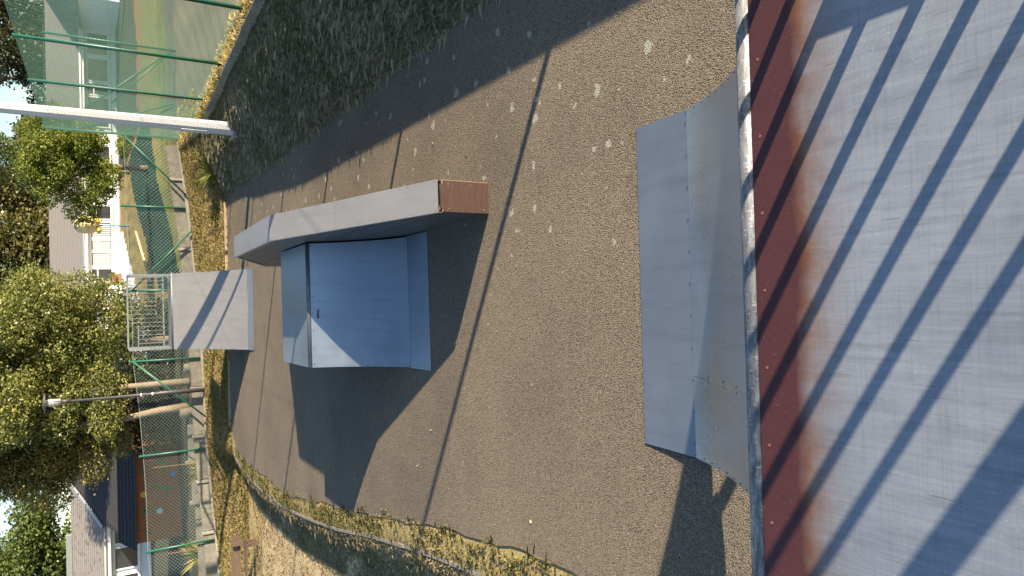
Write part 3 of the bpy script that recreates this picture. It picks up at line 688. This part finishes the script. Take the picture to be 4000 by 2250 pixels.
# ------------------------------------------------------------------ bench, lower left
bn = thing('park_bench', 'brown wooden bench with slatted back on the dry grass at left edge', 'bench', (-7.35, 18.95, -.42), R(3))
for k, (z0, z1) in enumerate(((.30 + .10, .505), (.515, .63))): MB().box(-1.05, 1.05, .17, .205, z0, z1, Matrix.Rotation(R(-4), 4, 'X')).build('back_slat', 'bench_wood', bn)
for y0 in (-.20, -.06): MB().box(-1.0, 1.02, y0, y0 + .125, .285, .32).build('seat_slat', 'bench_wood', bn)
for x in (-.82, .86):
    MB().box(x - .045, x + .045, -.16, -.09, -.05, .285).build('leg', 'bench_wood', bn)
    MB().box(x - .045, x + .045, .10, .17, -.05, .60).build('leg', 'bench_wood', bn)
    MB().box(x - .044, x + .044, -.20, .20, .225, .283).build('cross_rail', 'bench_wood', bn)

# ------------------------------------------------------------------ vegetation
def leaf_mesh(name, P, size, mat, flat=.5, aspect=.62):
    n = len(P); s = size * rng.uniform(.6, 1.35, n)
    a = rng.normal(size=(n, 3)); a[:, 2] *= flat; a /= np.linalg.norm(a, axis=1)[:, None]
    b = rng.normal(size=(n, 3)); b -= a * (a * b).sum(1)[:, None]; b /= np.linalg.norm(b, axis=1)[:, None]
    c = np.cross(a, b); dr = rng.uniform(-.15, .15, n)[:, None] * c
    A = a * (s / 2)[:, None]; Bv = b * (s * aspect / 2)[:, None]; C = dr * s[:, None]
    V = np.stack([P - A, P + Bv + C, P + A, P - Bv + C], 1).reshape(-1, 3)
    return npmesh(name, V, np.arange(4 * n).reshape(-1, 4), mat)
def crown_points(clumps, n, fill=.35):
    vol = np.array([c[3] * c[4] * c[5] for c in clumps]) ** .72; w = vol / vol.sum(); out = []
    for c, k in zip(clumps, (w * n).astype(int)):
        dv = rng.normal(size=(k, 3)); dv /= np.linalg.norm(dv, axis=1)[:, None]
        rad = np.where(rng.random(k) < fill, rng.random(k) ** .5, rng.normal(.93, .10, k))
        bump = 1 + .16 * np.sin(dv[:, 0] * 9 + c[0] * 5) * np.sin(dv[:, 2] * 8 + c[1]) + .10 * np.sin(dv[:, 1] * 17 + c[2] * 3)
        out.append(np.array(c[:3]) + dv * (rad * bump)[:, None] * np.array(c[3:6]))
    return np.concatenate(out)
def rand_clumps(cx, cy, cz, rx, ry, rz, n, sz):
    out = []
    for i in range(n):
        dv = rng.normal(size=3); dv /= np.linalg.norm(dv); f = rng.random() ** .45 * .82
        s = sz * rng.uniform(.7, 1.3); out.append((cx + dv[0] * rx * f, cy + dv[1] * ry * f, cz + dv[2] * rz * f, s, s, s * rng.uniform(.55, .8)))
    return out
def tree(label, x, y, clumps, n, leaf, mat, trunk_r, trunk_top, bark='bark', name='broadleaf_tree', limbs=7, flat=.5, cat='tree', fill=.3, lean=0, group=None):
    z = float(terrain(x, y)); t = thing(name, label, cat, (x, y, z), 0, group); o = np.array([x, y, z])
    m = MB(); top = Vector((lean, 0, trunk_top - z)); pts = [Vector((0, 0, -.1)), Vector((lean * .2, .03, (trunk_top - z) * .35)), Vector((lean * .6, -.03, (trunk_top - z) * .7)), top]
    m.tube(pts, [trunk_r * 1.25, trunk_r, trunk_r * .85, trunk_r * .55], 10).build('trunk', bark, t, True)
    cs = sorted(clumps, key=lambda c: -c[3] * c[5])[:limbs]
    for c in cs:
        e = Vector(np.array(c[:3]) - o); f = random.uniform(.55, 1.0); s = pts[1].lerp(pts[3], f) if f < 1 else pts[3]
        mid = s.lerp(e, .55) + Vector((random.uniform(-.2, .2), random.uniform(-.2, .2), .12 * (e - s).length))
        MB().tube([s, mid, e], [trunk_r * .42, trunk_r * .26, trunk_r * .08], 6).build('limb', bark, t, True)
    P = crown_points(clumps, n, fill) - o
    link('crown', leaf_mesh('crown', P, leaf, mat, flat), t); return t
# the mass of trees behind the far ramp
c1 = rand_clumps(-.9, 27.4, 5.6, 1.9, 1.3, 3.4, 46, .78) + [(-.1, 27, 2.6, .8, .7, .6), (-1.2, 26.8, 2.5, .9, .8, .6), (.2, 27, 3.5, .7, .8, .7), (-.6, 27, 2.2, .7, .6, .5), (.3, 27.2, 4.6, .7, .7, .7), (-1.8, 27, 3.0, .8, .7, .6)]
tree('large yellow-green leafy tree right behind the far ramp', -1.6, 27.6, c1, 95000, .092, 'leaf_bright', .13, 4.2, 'bark_pale', limbs=9)
c2 = rand_clumps(-3.3, 26.9, 5.9, 1.3, 1.2, 3.0, 34, .72) + [(-2.9, 26.6, 3.0, .7, .7, .5), (-3.9, 26.4, 2.9, .8, .7, .5), (-3.3, 27, 2.6, .8, .7, .5), (-2.6, 27, 3.8, .8, .7, .6), (-2.2, 27.2, 4.5, .8, .7, .6), (-2.4, 27.2, 3.2, .7, .6, .5)]
tree('tree with pale bare trunk behind the park lamp', -3.05, 26.6, c2, 75000, .092, 'leaf_bright', .115, 3.2, 'bark_pale', limbs=6)
c3 = [(-4.6, 28.9, 3.4, .9, .8, .6), (-4.0, 28.8, 3.9, .9, .8, .6), (-3.4, 28.8, 4.2, .9, .8, .6), (-5.2, 29, 3.9, .9, .8, .6)] + rand_clumps(-5.3, 28.2, 5.2, 1.4, 1.3, 1.7, 22, .70) + rand_clumps(-4.9, 28.6, 7.8, 1.7, 1.2, 1.4, 14, .75) + [(-6.5, 28, 4.4, .75, .7, .55), (-5.6, 27.6, 3.3, .8, .7, .55), (-4.7, 27.6, 3.0, .8, .7, .6), (-5.0, 27.6, 2.5, .6, .6, .45)]
tree('orange-tinged tree overhanging the dark house roof left of the lamp', -3.95, 26.9, c3, 70000, .092, 'leaf_autumn', .13, 3.0, 'bark_pale', limbs=8, lean=-.3)
# smaller bright tree in front of the bungalow
c4 = rand_clumps(6.0, 33.6, 4.0, 1.75, 1.2, 1.6, 30, .58) + [(4.4, 33.5, 3.2, .8, .7, .8), (3.7, 33.6, 3.5, .7, .6, .65), (5.0, 33.4, 2.6, .7, .6, .55), (6.3, 33.2, 2.0, .5, .5, .3), (7.3, 33.5, 4.5, .6, .6, .6), (4.4, 33.5, 4.6, .7, .6, .6), (5.2, 33.5, 5.3, .6, .6, .5), (6.6, 33.5, 5.2, .6, .6, .5)]
tree('rounded bright green tree half hiding the bungalow', 5.5, 33.8, c4, 75000, .085, 'leaf_yellowgreen', .12, 2.9, limbs=9)
tree('dark green tree filling the gaps behind the pale trunks', -2.4, 38.5, rand_clumps(-2.4, 38.5, 5.8, 2.3, 1.8, 2.2, 22, .9), 16000, .15, 'leaf_green', .15, 5.0)
c5 = rand_clumps(7.6, 46, 7.2, 2.4, 1.5, 1.8, 18, .75)
tree('loose airy tree against the sky above the bungalow roof', 7.2, 46, c5, 9000, .14, 'leaf_green', .10, 5.5, limbs=10, fill=.4)
# wall of dark trees behind the bungalow
for i, (x, y, zt, r, lab, mt) in enumerate(((4.4, 69, 15, 3.6, 'olive conifer directly behind the small bright tree', 'leaf_conifer'), (.6, 68, 16, 3.2, 'dark conifer between bright tree and big leafy tree', 'leaf_dark'),
        (8.8, 71, 13.5, 3.4, 'tall olive conifer behind the right end of bright tree', 'leaf_conifer'), (-2.6, 70, 15, 3.2, 'dark conifer mostly hidden by the big leafy tree', 'leaf_dark'))):
    cl = []
    for f in np.linspace(.02, 1, 16):
        w_ = r * (1 - f * .62)
        for a_ in np.linspace(0, 6.28, 6)[:-1]: cl.append((x + math.cos(a_ + f * 9) * w_ * .62, y + math.sin(a_ + f * 9) * w_ * .5, 3.2 + f * (zt - 3.2) + rng.uniform(-.3, .3), w_ * .48, w_ * .45, .85))
    tree(lab, x, y, cl, 34000, .30, mt, .3, zt - 1, name='conifer_tree', limbs=5, flat=.35, fill=.3)
for i, (x, y, z, rx, rz, lab, mt, n) in enumerate(((14.0, 72, 7.2, 3.4, 3.2, 'dark tree behind the netting, nearest the grey pole', 'leaf_dark', 18000), (22.5, 70, 7.4, 4.4, 4.0, 'dark tree behind the netting at the right picture edge', 'leaf_dark', 22000),
        (19.8, 76, 12.2, 3.2, 2.4, 'purple-leaved tree above the netting', 'leaf_purple', 12000), (-18.8, 61, 6.7, 4.2, 3.4, 'round green tree behind the left house', 'leaf_green', 26000), (-10.0, 62, 11.0, 3.4, 2.6, 'tall thin-leaved tree between left house tree and big trees', 'leaf_autumn', 9000))):
    tree(lab, x, y, rand_clumps(x, y, z, rx, rx * .7, rz, 26, rx * .34), n, .26, mt, .2, z, limbs=8, fill=.35)
hd = thing('hedge', 'dense dark hedge behind the pale tree trunks', 'hedge', (-2.6, 30.2, .6))
hc = [(x, 30.2 + rng.uniform(-.2, .2), z, .55, .5, .45) for x in np.arange(-5.6, -.2, .5) for z in (.95, 1.5, 2.05)]
link('foliage', leaf_mesh('foliage', crown_points(hc, 16000, .3) - np.array([-2.6, 30.2, .6]), .11, 'leaf_dark'), hd)
for x in np.arange(-2.8, 2.5, 1.1): MB().tube([(x, 0, -.1), (x + .1, .1, 1.3)], .04, 6).build('stem', 'bark', hd)

def blades(name, label, xy, hmin, hmax, mat, w=.006, cat='grass', lean=.6):
    n = len(xy); z = terrain(xy[:, 0], xy[:, 1]) + 0.005; h = rng.uniform(hmin, hmax, n); th = rng.uniform(0, 6.283, n); dx, dy = np.cos(th), np.sin(th)
    ln_ = rng.normal(0, lean, n) * h; px, py_ = -dy * w / 2, dx * w / 2; base = np.stack([xy[:, 0], xy[:, 1], z], 1)
    mid = base + np.stack([dx * ln_ * .35, dy * ln_ * .35, h * .6], 1); tip = base + np.stack([dx * ln_, dy * ln_, h * np.clip(1.05 - abs(ln_ / h) * .35, .3, 1)], 1)
    off_ = np.stack([px, py_, px * 0], 1) * rng.uniform(.6, 1.4, n)[:, None]
    V = np.stack([base - off_, base + off_, mid + off_ * .8, tip, mid - off_ * .8], 1).reshape(-1, 3)
    k = np.arange(n)[:, None] * 5
    o = link(name, npmesh(name, V, k + np.array([[0, 1, 2, 3, 4]]), mat)); o['kind'] = 'stuff'; tag(o, label, cat); return o
def scatter(n, x0, x1, y0, y1, keep=None, patch=0, near=0):
    x = rng.uniform(x0, x1, n); u = rng.random(n); y = y0 + (y1 - y0) * (u ** (1 + near)); xy = np.stack([x, y], 1)
    if patch:
        f = np.sin(x * 2.3 + y * 1.1) * np.sin(y * 1.9 - x * .7) + .5 * np.sin(x * 6.1 + 2) * np.sin(y * 5.3)
        xy = xy[(f + rng.normal(0, .6, n)) > -patch]
    return xy if keep is None else xy[keep(xy[:, 0], xy[:, 1])]
blades('grass', 'shaded long grass covering the right bank', scatter(150000, 2.60, 4.33, 3.2, 20, None, 1.6, .35), .02, .075, 'grass_bank', .0042, lean=1.4)
blades('grass', 'dry tufts along the sunny top edge of the bank', scatter(9000, 4.38, 4.9, 6, 23, None, .4), .04, .13, 'grass_strip', .006)
blades('grass', 'sunlit yellow grass strip below the chain-link fence', scatter(90000, -9, 5.5, 20.05, 23.28, lambda x, y: (y < 23.2), 1.2), .025, .075, 'grass_strip', .007, lean=1.0)
blades('grass', 'green and straw verge between asphalt and kerb on the left', scatter(90000, -4.9, -2.2, 3, 19.5, lambda x, y: (x > kerb_x(y) + .03) & (x < kerb_x(y) + .34 + .05 * np.sin(y * 7)), .7), .012, .048, 'grass_verge', .0033, lean=1.2)
blades('grass', 'shaded grass on the slope below the left kerb', scatter(110000, -5.6, -2.4, 4, 20, lambda x, y: (x < kerb_x(y) - .03) & (x > kerb_x(y) - .95), 1.3), .015, .055, 'grass_bank', .005, lean=1.3)
blades('grass', 'parched pale grass on the low ground at lower left', scatter(45000, -9.5, -3.6, 8, 20.2, lambda x, y: x < kerb_x(y) - .8, 1.0), .012, .04, 'grass_dry', .007, lean=1.3)
def m_leaves():
    xy = np.concatenate([scatter(70, -3.4, 2.4, 2.6, 19), scatter(60, -4, 2.6, 17, 20), scatter(260, -9, 4.5, 20.2, 23)]); z = np.maximum(terrain(xy[:, 0], xy[:, 1]), 0) + .012
    inpad = (xy[:, 1] < 20); z = np.where(inpad, .010, terrain(xy[:, 0], xy[:, 1]) + .05)
    me = leaf_mesh('fallen_leaves', np.stack([xy[:, 0], xy[:, 1], z], 1), .024, 'litter', .12); o = link('fallen_leaves', me); o['kind'] = 'stuff'; tag(o, 'dry leaves and bits scattered on asphalt and grass', 'leaves')
m_leaves()

# ------------------------------------------------------------------ buildings
def window(parent, x0, x1, y, z0, z1, split=None, hor=None, curtain=False):
    fr = MB(); w = .07
    fr.box(x0, x1, y - .05, y + .02, z0, z0 + w).box(x0, x1, y - .05, y + .02, z1 - w, z1).box(x0, x0 + w, y - .048, y + .02, z0 + w, z1 - w).box(x1 - w, x1, y - .048, y + .02, z0 + w, z1 - w)
    for s in (split or []): fr.box(s - w / 2, s + w / 2, y - .047, y + .02, z0 + w, z1 - w)
    for h in (hor or []): fr.box(x0 + w, x1 - w, y - .046, y + .02, h - w / 2, h + w / 2)
    wi = bpy.data.objects.new('window', None); COL.objects.link(wi); wi.parent = parent
    fr.build('frame', 'white_frame', wi); MB().box(x0 + .02, x1 - .02, y - .012, y - .004, z0 + .02, z1 - .02).build('pane', 'window_glass', wi)
    MB().box(x0 - .05, x1 + .05, y - .09, y - .052, z0 - .06, z0 - .005).build('sill', 'white_frame', wi)
    if curtain:
        c = MB(); n = 7
        for k in range(n):
            xa = x0 + .1 + (x1 - x0 - .2) * k / n; c.box(xa, xa + (x1 - x0 - .2) / n * .62, y - .020, y - .0135, z0 + .12, z1 - .12)
        c.build('blind', 'curtain', wi)
bg = thing('bungalow', 'long white bungalow with grey tiled roof behind trees and netting', 'house', (10, 60, 1.5)); BO = Vector(bg.location)
def B(x0, x1, y0, y1, z0, z1): return MB().box(x0 - BO.x, x1 - BO.x, y0 - BO.y, y1 - BO.y, z0 - BO.z, z1 - BO.z)
B(.9, 19.5, 58, 66, 1.2, 3.92).build('wall', 'white_wall', bg)
B(.88, 19.5, 57.96, 58.02, 1.2, 1.62).build('plinth', 'plinth', bg)
EZ, RZ = 3.86, 6.05
def roof(poly, th, name, mat, parent, O):
    m = MB(); P = [Vector(p) - O for p in poly]; n = len(P); m.v = P + [p - Vector((0, 0, th)) for p in P]
    m.f = [tuple(range(n)), tuple(range(2 * n - 1, n - 1, -1))] + [(i, (i + 1) % n, n + (i + 1) % n, n + i) for i in range(n)]; return m.build(name, mat, parent)
roof([(.55, 57.45, EZ), (19.0, 57.45, EZ), (22.4, 62, RZ), (.55, 62, RZ)], .10, 'roof', 'roof_tile', bg, BO)
roof([(.55, 66.5, EZ), (.55, 62.02, RZ), (22.4, 62.02, RZ), (22.4, 66.5, EZ)], .10, 'roof', 'roof_tile', bg, BO)
MB().tube([Vector((.5, 57.40, EZ - .05)) - BO, Vector((19.0, 57.40, EZ - .05)) - BO], .06, 8).build('gutter', 'white_frame', bg, True)
B(.9, 19.0, 57.46, 57.50, EZ - .28, EZ - .11).build('fascia', 'white_frame', bg)
B(.6, 18.9, 57.50, 58.0, EZ - .28, EZ - .25).build('soffit', 'gutter', bg)
# projecting wing on the right
B(19.5, 27, 52.5, 66, 1.2, 3.9).build('wing_wall', 'white_wall', bg)
roof([(19.0, 52.0, EZ), (23.2, 52.0, RZ + .05), (23.2, 62, RZ + .05), (22.45, 62, RZ + .02), (19.0, 57.43, EZ)], .10, 'wing_roof', 'roof_tile', bg, BO)
roof([(27.4, 52.0, EZ), (27.4, 66, EZ), (23.22, 66, RZ + .05), (23.22, 52.0, RZ + .05)], .10, 'wing_roof', 'roof_tile', bg, BO)
O2 = BO
def win(*a, **k):
    a = list(a); window(bg, a[0] - BO.x, a[1] - BO.x, a[2] - BO.y, a[3] - BO.z, a[4] - BO.z, [s - BO.x for s in k.get('split', [])], [h - BO.z for h in k.get('hor', [])], k.get('curtain', False))
for x0, x1, kw in ((1.05, 2.05, dict(split=[], hor=[3.0])), (2.2, 3.2, dict(curtain=True)), (3.3, 4.1, dict(hor=[3.0], curtain=True)), (4.2, 5.4, dict(curtain=True)), (5.55, 6.6, dict(hor=[3.0])),
                   (7.3, 8.9, dict(split=[8.1])), (9.6, 10.9, dict(hor=[3.0])), (12.2, 14.4, dict(split=[13.2])), (14.5, 15.4, dict(hor=[3.0])), (15.5, 17.2, dict(split=[])), (17.4, 19.0, dict(split=[18.2]))):
    win(x0, x1, 57.97, 2.05, 3.42, **kw)
B(.2, .9, 57.6, 64, 1.3, 3.4).build('brick_return', 'brick_wall', bg)
B(.95, 1.65, 57.2, 57.6, 1.5, 2.15).build('storage_box', 'brown_panel', bg)
# small lean-to porch left of the bungalow
po = thing('garden_porch', 'small white-framed porch beside the left end of the bungalow', 'porch', (-.6, 55.5, 1.5)); PO = Vector(po.location)
def Pb(x0, x1, y0, y1, z0, z1): return MB().box(x0 - PO.x, x1 - PO.x, y0 - PO.y, y1 - PO.y, z0 - PO.z, z1 - PO.z)
Pb(-2.2, .75, 54.5, 57.4, 1.2, 3.0).build('wall', 'white_wall', po); Pb(-2.5, .95, 54.2, 57.5, 3.0, 3.12).build('roof', 'gutter', po)
window(po, -.6 - PO.x, .6 - PO.x, 54.47 - PO.y, 1.7 - PO.z, 2.8 - PO.z, [], [], True); window(po, -2.0 - PO.x, -.8 - PO.x, 54.47 - PO.y, 1.7 - PO.z, 2.8 - PO.z, [-1.4 - PO.x], [])
# left house
lh = thing('house', 'house at left with mossy roof, lead valley and white-framed windows', 'house', (-14, 44, .8)); HO = Vector(lh.location)
def Hb(x0, x1, y0, y1, z0, z1): return MB().box(x0 - HO.x, x1 - HO.x, y0 - HO.y, y1 - HO.y, z0 - HO.z, z1 - HO.z)
E2, R2 = 2.98, 4.55
Hb(-26, -11.5, 43, 50, .2, E2 - .1).build('wall', 'white_wall', lh)
roof([(-26.5, 42.5, E2), (-12.15, 42.5, E2), (-10.5, 46.4, R2), (-26.5, 46.4, R2)], .10, 'roof', 'roof_tile_mossy', lh, HO)
roof([(-26.5, 50.4, E2), (-26.5, 46.42, R2), (-10.5, 46.42, R2), (-10.5, 50.4, E2)], .10, 'roof', 'roof_tile_mossy', lh, HO)
MB().bar(Vector((-12.16, 42.45, E2 + .07)) - HO, Vector((-10.45, 46.4, R2 + .07)) - HO, .26, .03).build('valley_flashing', 'lead_flashing', lh)
roof([(-12.05, 42.5, E2), (-11.9, 39.6, E2 - .75), (-5.0, 39.6, E2 - .75), (-5.5, 46.4, R2 - .05), (-10.38, 46.4, R2 - .02)], .10, 'wing_roof', 'roof_tile_shaded', lh, HO)
Hb(-11.6, -5.4, 40.2, 49, .2, E2 - .9).build('wing_wall', 'brown_panel', lh)
Hb(-26, -12.1, 42.52, 42.56, E2 - .30, E2 - .11).build('fascia', 'white_frame', lh); MB().tube([Vector((-26.4, 42.45, E2 - .05)) - HO, Vector((-12.2, 42.45, E2 - .05)) - HO], .06, 8).build('gutter', 'gutter', lh, True)
Hb(-26, -12.0, 42.6, 43, E2 - .32, E2 - .29).build('soffit', 'white_frame', lh)
for x0, x1, hz in ((-13.35, -12.25, [2.05]), (-14.75, -13.5, []), (-16.2, -15.0, []), (-17.6, -16.35, [])):
    window(lh, x0 - HO.x, x1 - HO.x, 42.97 - HO.y, 1.35 - HO.z, 2.55 - HO.z, [], [h - HO.z for h in hz])
Hb(-16.6, -13.4, 46.3, 46.6, R2 - .02, R2 + .26).build('ridge_vent', 'gutter', lh)
# cedar cabin with navy tiles
cb = thing('garden_cabin', 'orange-brown timber cabin with navy tiled roof and painted flowers', 'cabin', (-7.95, 31.6, .35)); CO = Vector(cb.location)
cw = 1.80
pm = MB().box(-.078, .078, -.012, .012, 0, 1.62).mesh('plank', 'cedar')
for i in range(22): inst(pm, 'plank', cb, (-cw + .082 + i * .1635, -.6 + random.uniform(-.003, .003), 0))
MB().box(-cw, cw, -.585, 1.6, -.2, 1.6).build('core', 'cedar', cb)
cr = MB(); n = 96
for j, (y, z) in enumerate(((-1.0, 1.55), (.5, 2.12))):
    for i in range(n + 1): x = -cw - .15 + (2 * cw + .3) * i / n; cr.v.append(Vector((x, y, z + .022 * math.cos(i * math.pi / 2))))
for i in range(n): cr.f.append((i, i + 1, n + 2 + i, n + 1 + i))
rf = cr.build('roof', 'navy_tile', cb, True); MB().box(-cw - .16, cw + .16, .46, .56, 2.08, 2.16).build('ridge_cap', 'navy_tile', rf)
rs = MB()
for k in range(5):
    f = k / 5; rs.box(-cw - .15, cw + .15, -1.0 + 1.5 * f, -1.0 + 1.5 * f + .02, 1.56 + .57 * f, 1.60 + .57 * f)
rs.build('tile_course', 'navy_tile', rf)
MB().box(-cw, cw, -.66, -.60, 1.50, 1.62).build('fascia', 'cedar', cb)
def cdisc(x, z, r, mat, name): MB().disc((x, -.614, z), r, (0, -1, 0), 20, .006).build(name, mat, cb)
cdisc(.10, 1.28, .115, 'yellow_paint', 'painted_sun'); cdisc(-.65, .72, .11, 'pale_blue_paint', 'painted_disc'); cdisc(.75, .22, .10, 'blue_paint', 'painted_ball')
def leafy(x, z, s, name='painted_leaf'):
    m = MB()
    for k in range(4):
        a = random.uniform(0, 6.28); p = Vector((x, -.618, z)); e = p + Vector((math.cos(a) * s, 0, math.sin(a) * s)); m.bar(p, e, .05, .008, (0, 1, 0))
    m.build(name, 'green_daub', cb)
for x, z, s in ((-.55, 1.25, .2), (-1.35, 1.2, .2), (1.0, 1.3, .14), (1.35, .7, .3), (.35, .75, .3), (.2, .45, .3), (1.1, .5, .25)): leafy(x, z, s)
cdisc(1.75, 1.18, .07, 'terracotta', 'painted_flower')
# stacked concrete sleepers in front of the cabin
g_ = 'concrete slabs laid in a row behind the chain-link fence'
for i, x in enumerate((-4.9, -6.25, -7.6, -8.95)):
    z = float(terrain(x, 25)); o = MB().box(-.62, .62, -.05, .05, -.1, .34).box(-.66, -.56, -.075, .075, -.1, .42).build('concrete_slab', 'concrete'); o.location = (x, 25.0 + .05 * i, z)
    tag(o, ['concrete slab behind the fence, rightmost below the lamp', 'concrete slab behind the fence, second from the lamp', 'concrete slab behind the fence, third from the lamp', 'concrete slab behind the fence, nearest the left picture edge'][i], 'slab', g_)
# rusty rods, tree stumps and small garden things behind the fence
for i, (x, y, h, lab) in enumerate(((-5.3, 23.75, 1.5, 'thin rusty rod behind the fence right of the cabin'), (-8.0, 23.75, 1.35, 'thin rusty rod behind the fence in front of cabin centre'), (-10.0, 23.8, 1.4, 'thin rusty rod behind the fence at left cabin end'))):
    z = float(terrain(x, y)); o = MB().tube([(0, 0, -.1), (.05, 0, h)], .014, 6).build('rusty_rod', 'rust_bar'); o.location = (x, y, z); tag(o, lab, 'rod', 'rusty rods behind the fence')
for i, (x, y, r, h, lab) in enumerate(((-3.95, 25.6, .17, .45, 'short sawn log standing left of the lamp'), (-2.45, 25.4, .15, .30, 'squat tree stump right of the lamp'))):
    z = float(terrain(x, y)); o = MB().tube([(0, 0, -.1), (0, 0, h * .5), (0, 0, h)], [r * 1.15, r, r * .97], 14).build('tree_stump', 'bark_pale', None, True); o.location = (x, y, z); tag(o, lab, 'stump')
def clump(name, label, x, y, n, h, mat, spread=.2):
    z = float(terrain(x, y)); m = MB()
    for k in range(n):
        a = random.uniform(0, 6.28); s = random.uniform(.2, 1) * spread; hh = h * random.uniform(.6, 1); p = Vector((math.cos(a) * s * .4, math.sin(a) * s * .4, 0)); e = Vector((math.cos(a) * s * 2, math.sin(a) * s * 2, hh)); mid = p.lerp(e, .5) + Vector((0, 0, hh * .15))
        b = len(m.v); sd = Vector((-math.sin(a), math.cos(a), 0)) * .014
        m.v += [p - sd, p + sd, mid + sd, e, mid - sd]; m.f.append((b, b + 1, b + 2, b + 3, b + 4))
    o = m.build(name, mat); o.location = (x, y, z); tag(o, label, 'plant'); return o
clump('iris_clump', 'spiky grey-green iris clump in front of the cabin', -9.0, 26.2, 60, .8, 'leaf_bright', .35)
clump('fern_clump', 'bright fern-like plant behind the fence right of the cabin', -5.6, 24.4, 40, .55, 'leaf_bright', .3)
clump('weed_clump', 'green weed tuft on the corner of the right bank', 3.35, 20.4, 60, .4, 'leaf_bright', .35)
# rusty bars on the playground seen through the guard rail
sw = thing('play_frame', 'rusty red A-shaped play frame seen through the far guard rail', 'play frame', (-.6, 33.5, .75))
for a_, b_ in (((.2, 0, 1.8), (-.15, 0, 0)), ((-.1, 0, 1.55), (-.85, .2, .1)), ((.2, 0, 1.8), (.1, .9, 0))): MB().tube([a_, b_], .03, 6).build('bar', 'rust_bar', sw)
# playground rail and parasol
rl = thing('timber_rail', 'pale timber edging rail running across the playground', 'rail', (2.2, 38.5, 1.1))
MB().bar((1.3, 4.2, .1), (-1.5, -3.2, -.10), .06, .10).build('rail', 'timber_pale', rl)
for t_ in (.1, .5, .9): p = Vector((1.3, 4.2, .05)).lerp(Vector((-1.5, -3.2, -.15)), t_); MB().box(p.x - .04, p.x + .04, p.y - .04, p.y + .04, p.z - .45, p.z).build('post', 'timber_pale', rl)
pa = thing('garden_parasol', 'folded bulky yellow parasol on a blue pole by the bungalow', 'parasol', (4.25, 48, float(terrain(4.25, 48))))
MB().tube([(0, 0, 0), (0, 0, 1.9)], .045, 8).build('pole', 'blue_paint', pa, True)
def lump(pts, parent, name, mat, seed):
    m = MB(); n = 16; k = len(pts)
    for i, (z, r) in enumerate(pts):
        for j in range(n): a = 2 * math.pi * j / n; q_ = r * (1 + .16 * math.sin(5 * a + seed + i * .7)); m.v.append(Vector((q_ * math.cos(a), q_ * math.sin(a), z)))
    for i in range(k - 1):
        for j in range(n): j2 = (j + 1) % n; m.f.append((i * n + j, i * n + j2, (i + 1) * n + j2, (i + 1) * n + j))
    m.f.append(tuple(range(n))); m.f.append(tuple(range((k - 1) * n, k * n))); return m.build(name, mat, parent, True)
lump([(1.55, .12), (1.65, .36), (1.95, .48), (2.3, .50), (2.6, .42), (2.8, .22), (2.86, .05)], pa, 'canopy', 'yellow_cloth', 1)
lump([(1.42, .05), (1.5, .20), (1.62, .22), (1.72, .08)], pa, 'tassel', 'yellow_paint', 3).location = (-.28, -.1, 0)
lump([(1.42, .05), (1.5, .18), (1.62, .20), (1.72, .08)], pa, 'tassel', 'yellow_paint', 5).location = (.26, -.1, .05)
